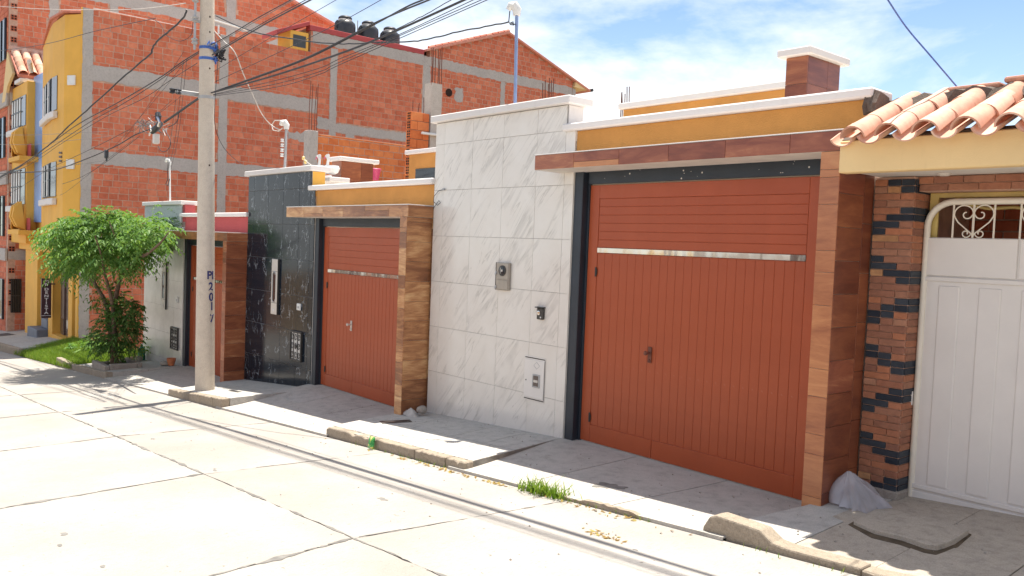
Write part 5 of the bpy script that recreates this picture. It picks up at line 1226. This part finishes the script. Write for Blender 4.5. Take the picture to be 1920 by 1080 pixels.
# ------------------------------------------------------------------ tree, planter and plants
def sprays(name, mat, parent, starts, n_leaf, L, leaf, droop, smin=.6, kind=None):
    """compound leaves: a drooping rachis with paired pointed leaflets"""
    V = []; F = []
    for (p, d) in starts:
        p = np.array(p); d = np.array(d)/max(1e-6, np.linalg.norm(d)); ln = L*random.uniform(smin, 1.15); k = random.randint(int(n_leaf*.6), n_leaf)
        for i in range(k):
            t = (i+.7)/k; q = p+d*ln*t+np.array((0, 0, -droop*ln*t*t)); tang = d+np.array((0, 0, -2*droop*t)); tang /= np.linalg.norm(tang)
            sd = np.cross(tang, (0, 0, 1.)); sd /= max(1e-6, np.linalg.norm(sd)); s = 1 if i % 2 else -1
            ax = sd*s*.75+tang*.55+np.array((jit(.25), jit(.25), -.30+jit(.35))); ax /= np.linalg.norm(ax)
            nn = np.cross(ax, tang); wv = np.cross(ax, np.array((jit(.5), jit(.5), 1.))); wv /= max(1e-6, np.linalg.norm(wv)); l = leaf*random.uniform(.65, 1.2); w = l*.20
            b = len(V); up = np.array((0, 0, .10*l))
            V += [q, q+ax*l*.45+wv*w+up, q+ax*l+np.array((0, 0, -.12*l)), q+ax*l*.45-wv*w+up]; F.append((b, b+1, b+2, b+3))
    return npmesh(name, np.array(V), np.array(F), mat, parent, kind)
def blob(c, ax, n, shell=.55, top=None):
    out = []; H1 = Vector((RT.x, RT.y, 0)).normalized(); H2 = Vector((-H1.y, H1.x, 0))
    while len(out) < n:
        v = Vector((random.gauss(0, 1), random.gauss(0, 1), random.gauss(0, 1))).normalized(); r = random.uniform(shell, 1)
        if top is not None and v.z < top and random.random() < .8: continue
        r *= 1+.16*math.sin(5*v.x+1.3)*math.cos(4*v.y+2*v.z); q = v*r
        p = Vector(c)+H1*q.x*ax[0]+H2*q.y*ax[1]+Vector((0, 0, q.z*ax[2])); d = H1*v.x+H2*v.y+Vector((0, 0, v.z*.6+.1+jit(.3)))+Vector((jit(.5), jit(.5), 0)); out.append((tuple(p), tuple(d)))
    return out
TB = Vector((-10.35, -1.12, -1.22))
T = thing('tree', 'small broad-crowned green tree in a stone-edged bed on the sidewalk', 'tree', tuple(TB))
def limb(pts, r0, r1): P = spl([TB+Vector((jit(.05), jit(.05), -.05))]+[onY(x, y, Y) for x, y, Y in pts], 4); n = len(P); return P, [r0+(r1-r0)*i/(n-1) for i in range(n)]
tr_ = MB()
for pts, r0, r1 in (([(207, 620, -1.15), (200, 575, -1.2), (178, 532, -1.35), (150, 492, -1.5), (128, 455, -1.7), (112, 430, -1.8)], .062, .014),
    ([(211, 610, -1.1), (216, 562, -1.1), (227, 520, -1.0), (240, 494, -.9), (262, 470, -.8), (288, 442, -.7), (304, 420, -.6)], .06, .013),
    ([(213, 600, -1.2), (207, 552, -1.3), (196, 512, -1.5), (190, 480, -1.7), (178, 442, -1.9)], .05, .012),
    ([(215, 590, -1.05), (221, 545, -.95), (234, 492, -.75), (238, 455, -.5), (236, 425, -.35)], .055, .012),
    ([(240, 494, -.9), (270, 480, -1.1), (298, 458, -1.25), (316, 436, -1.3)], .05, .010),
    ([(200, 575, -1.2), (186, 545, -.9), (160, 505, -.6), (150, 470, -.4), (140, 440, -.3)], .045, .010),
    ([(234, 492, -.75), (226, 470, -1.2), (214, 440, -1.5), (205, 415, -1.6)], .032, .009), ([(178, 532, -1.35), (176, 500, -1.1), (168, 470, -.9)], .03, .008), ([(262, 470, -.8), (268, 445, -1.), (262, 420, -1.1)], .026, .008)):
    P, R_ = limb(pts, r0, r1); 
    if len(pts) < 5: P, R_ = P[4:], R_[4:]
    tr_.tube(P, R_, 8)
trunk = tr_.build('trunk', M['bark'], T, smooth=True)
cc = onY(206, 447, -1.25)
st_ = blob(cc, (1.22, 1.15, .56), 950, .40, -.35)+blob(onY(150, 478, -1.45), (.55, .6, .36), 260, .3)+blob(onY(286, 432, -1.0), (.38, .45, .34), 90, .3)+blob(onY(200, 475, -1.5), (.75, .6, .38), 210, .3)+blob(onY(130, 436, -1.5), (.40, .45, .30), 80, .3)
sprays('crown', M['leaf'], T, st_, 15, .40, .105, .55)
st2 = blob(onY(222, 618, -1.05), (.36, .38, .58), 260, .25)+blob(onY(236, 580, -1.0), (.24, .28, .28), 50, .3)+blob(onY(205, 555, -1.1), (.30, .3, .22), 40, .3)+blob(onY(198, 640, -1.3), (.25, .3, .25), 30, .3)
sprays('lower_foliage', M['leaf2'], T, st2, 13, .30, .10, .35)
t = thing('planter_border', 'low dark stone edging round the foot of the tree', 'planter', (-10.3, -1.1, -1.25))
zq = lambda x, y: -1.165+.072*(x+9.33)+.03*y
for x0, x1, y0, y1 in ((-10.82, -9.86, -1.47, -1.36), (-10.82, -9.86, -.80, -.70), (-10.82, -10.70, -1.355, -.805), (-9.98, -9.86, -1.355, -.805)): B('edging_stone', M['stone'], t, x0, x1, y0, y1, zq(x0, y0)-.1, zq(x1, y1)+.105, .018)
B('earth', M['soil'], t, -10.69, -9.99, -1.352, -.808, -1.5, zq(-10.3, -1)+.06, .01)
def shrub(name, label, c, ax, n, mat='leaf2', L=.2, leaf=.07, stem=True, cat='shrub'):
    t = thing(name, label, cat, tuple(Vector(c)-Vector((0, 0, ax[2])))); sprays('foliage', M[mat], t, blob(c, ax, n, .2), 9, L, leaf, .3)
    if stem: MB().tube([Vector(c)-Vector((0, 0, ax[2]*1.15)), Vector(c)+Vector((.03, .02, ax[2]*.3))], [.018, .008], 6).build('stem', M['bark'], t)
shrub('shrub', 'dark green bush hanging over the left end of the red parapet', onY(338, 416, .05), (.22, .22, .26), 60)
shrub('weed', 'yellow-green weeds by the green bottle at grey wall foot', onY(252, 652, -.35), (.30, .18, .22), 45, 'grass', .22, .07, cat='weeds')
for i, (px, py) in enumerate(((150, 652), (172, 650), (195, 648))):
    shrub('weed', ('broad-leaved weed at the back of the grass verge, left', 'broad-leaved weed at the back of the grass verge, middle', 'broad-leaved weed at the back of the grass verge, right')[i], onY(px, py, -.55), (.30, .2, .10), 26, 'leaf', .2, .13, False, 'weeds')
shrub('weed', 'dark bush in the shade where verge meets the brick wall', onY(176, 640, -.05), (.35, .2, .25), 60, cat='weeds')

# ------------------------------------------------------------------ small things on the ground
p = onP(271, 668, -1.165+.072*9.33, .072, .03); t = thing('bottle', 'large green plastic bottle standing against the grey wall', 'bottle', (-11.75, -.14, -1.34))
MB().lathe([(.075, 0), (.085, .02), (.085, .12), (.078, .14), (.085, .16), (.085, .24), (.06, .30), (.028, .33), (.028, .37)], (-11.75, -.14, -1.345), 18).build('body', M['greenplastic'], t, smooth=True); MB().lathe([(.032, .371), (.032, .40)], (-11.75, -.14, -1.345), 12).build('cap', M['pvc'], t)
def rock(name, label, c, r, mat='stone', sq=(1, 1, .7), cat='stone'):
    bm = bmesh.new(); bmesh.ops.create_icosphere(bm, subdivisions=2, radius=r)
    ph = random.uniform(0, 9)
    for v in bm.verts: k = 1+.22*math.sin(v.co.x/r*3+ph)*math.cos(v.co.y/r*2.6+ph)+jit(.06); v.co = Vector((v.co.x*sq[0], v.co.y*sq[1], v.co.z*sq[2]))*k
    me = bpy.data.meshes.new(name); bm.to_mesh(me); bm.free(); me.materials.append(M[mat]); o = bpy.data.objects.new(name, me); COL.objects.link(o); o.location = c; o.matrix_basis = Matrix.Translation(c); par(o, None); return tag(o, label, cat) if label else o
rock('stone', 'pale stone beside the green bottle', (-11.5, -.28, -1.27), .10)
t = thing('flower_pot', 'broken orange clay pot beside the grey wall and navy jamb', 'pot', (-9.55, -.22, -1.16)); MB().lathe([(.06, 0), (.09, .10), (.10, .16), (.085, .16), (.07, .05)], (-9.55, -.20, -1.17), 12).build('pot', M['orangeclay'], t, smooth=True)
rock('rubble', 'small heap of rubble before the orange pot', (-9.78, -.26, -1.15), .09, 'stone', (1.3, 1, .6), 'rubble')
def crumple(name, label, c, w, d, h, mat, n=18, cat='bag', seed=1, tilt=0):
    rs = np.random.default_rng(seed); V = []; F = []; R_ = 10
    ang = np.linspace(0, 2*np.pi, n, endpoint=False); k1 = rs.uniform(.82, 1.18, n)
    for i in range(R_+1):
        t_ = i/R_; prof = (1-t_)**.95*.96+.04; fold = 1+.16*(.35+t_*(1-t_)*4)*np.sin(ang*5+3*t_+seed)+.05*np.sin(ang*11-6*t_)*(t_+.2)
        for k in range(n): V.append((c[0]+w*prof*fold[k]*k1[k]*math.cos(ang[k])+tilt*t_, c[1]+d*prof*fold[k]*k1[k]*math.sin(ang[k])+tilt*.6*t_, c[2]+h*t_**.9+rs.normal(0, .003)*(1 if i else 0)))
    for i in range(R_):
        for k in range(n): F.append((i*n+k, i*n+(k+1) % n, (i+1)*n+(k+1) % n, (i+1)*n+k))
    t = thing(name, label, cat, tuple(c)); o = npmesh('film', np.array(V), np.array(F), M[mat], t, smooth=True); return t
q = onP(1592, 955, -.232-.062*5.6, .062, .045)
crumple('plastic_bag', 'crumpled clear plastic bag slumped at the foot of wood pillar', (5.90, -.15, z4(5.9, -.15)+.004), .22, .22, .25, 'bag', 48, seed=7, tilt=-.08)
t = crumple('paper_bag', 'crumpled brown paper against the foot of the striped wood pillar', (-.10, -.33, zs(-.1, -.33)+.002), .15, .07, .10, 'paper', 16, seed=2)
rock('stone', 'fist-sized stone holding down crumpled paper by the striped pillar', (.02, -.24, zs(.02, -.24)+.085), .075)
wp = MB()
V = []; F = []
for i in range(7):
    for j in range(9):
        u, v = i/6-.5, j/8-.5; bul = .022*max(0, (1-(2*u)**4))*max(0, (1-(2*v)**4)); V.append((.97+u*.10+jit(.002), -1.572-.02*(.5-v)-bul+jit(.002), zr(.97)+.008+(v+.5)*.135))
for i in range(6):
    for j in range(8): k = i*9+j; F.append((k, k+9, k+10, k+1))
wp.add(V, F); wp.add([(x, y+.012, z) for x, y, z in V], [f[::-1] for f in F]); o = wp.build('snack_wrapper', M['wrapper'], None, smooth=True); tag(o, 'green and yellow snack wrapper leaning against the kerb', 'wrapper')
def plate(name, label, pts, mat, dz, zf, cat='cover'):
    o = MB().prism([(x, y, zf(x, y)+dz) for x, y in pts], (0, 0, -.03)).build(name, M[mat], None, .002); return tag(o, label, cat)
plate('drain_cover', 'dark rectangular drain cover on the sidewalk near striped pillar', [(-.03, -.86), (.16, -.93), (.33, -.60), (.16, -.52)], 'iron', .004, zs)
plate('inspection_lid', 'square concrete inspection lid in the driveway of the black marble house', [(-3.05, -.72), (-2.45, -.72), (-2.45, -.25), (-3.05, -.25)], 'walk', .006, drive(1))
plate('drain_cover', 'narrow dark slot cover on the sidewalk beside the utility pole', [(-4.45, -1.02), (-4.05, -1.02), (-4.05, -.94), (-4.45, -.94)], 'iron', .004, z2)
plate('manhole_cover', 'dark square manhole cover on the far sidewalk by the grey steps', [(-25.6, -1.0), (-24.2, -1.0), (-24.2, -.5), (-25.6, -.5)], 'iron', .005, zfar)
pb = MB()
for _ in range(260):
    x = random.uniform(-6, 8.5); y = random.uniform(-1.45, -.05); k = 0 if x > 0 else 1
    if 2.6 < x < 5.5: z = drive(0)(x, y)
    elif -.2 < x <= 2.6: z = zs(x, y)
    elif x >= 5.7: z = z4(x, y)
    elif -3.3 < x < -.5: z = drive(1)(x, y)
    else: continue
    s = random.uniform(.004, .013); pb.add([(x-s, y, z), (x+s*.8, y-s*.7, z), (x+s*.4, y+s, z), (x, y, z+s)], [(0, 1, 3), (1, 2, 3), (2, 0, 3)])
for _ in range(120):
    x = random.uniform(-6, 7); y = -1.6-abs(random.gauss(0, .9)); z = zr(x); s = random.uniform(.004, .014); pb.add([(x-s, y, z), (x+s*.8, y-s*.7, z), (x+s*.4, y+s, z), (x, y, z+s)], [(0, 1, 3), (1, 2, 3), (2, 0, 3)])
o = pb.build('grit', M['stone'], None, kind='stuff'); o['label'] = 'scattered grit and pebbles on the pavement'
def weedpos():
    x = random.choice([random.uniform(.5, 2.6), random.uniform(4.0, 5.0), random.uniform(5.6, 8)]); y = -1.57+random.gauss(0, .012); return (x, y, zr(x))
blades('gutter_weeds', 150, weedpos, .01, .045, .004, M['grass'])['label'] = 'tiny weeds in the kerb joint'
# ------------------------------------------------------------------ the far side of the street (behind the camera, mirrored in the glossy walls and gates)
t = thing('boundary_wall', 'long low plastered wall along the opposite side of the street', 'wall', (0, -9.2, -.8))
for k in range(24):
    x = -34+2.6*k; B('wall_panel', M[['brick_b', 'rawcon', 'soffit', 'brick_b', 'cream', 'rawcon', 'door'][k % 7]], t, x, x+2.38, -9.35, -9.10, zr(x)-.6, zr(x+3)+2.45, .01); B('pier', M['walk_old'], t, x+2.382, x+2.598, -9.4, -9.05, zr(x)-.6, zr(x+3)+2.6, .01)
sheet('sidewalk', (-40, 30, 10), (-9.1, -8.55, 1), lambda x, y: zr(x)+.10, M['walk'], None, .3, 'structure')

# repeats share a group
GR = {'meter_column': 'meter columns on the house walls', 'doorbell': 'doorbells beside the gates', 'gas_meter_grille': 'iron gas box grilles', 'service_mast': 'service masts on the wall tops', 'rebar': 'rebar bundles left standing', 'drain_cover': 'drain covers in the sidewalk', 'weed': 'weeds by the grass verge', 'stone': 'loose stones', 'flower_pot': 'flower pots'}
for o in COL.objects:
    if o.parent is None and 'label' in o and 'group' not in o:
        n_ = o.name.split('.')[0]
        if n_ in GR: o['group'] = GR[n_]
for h in (HOUSE1, HOUSE2, HOUSE3): h['group'] = 'sister houses with orange-brown gates'
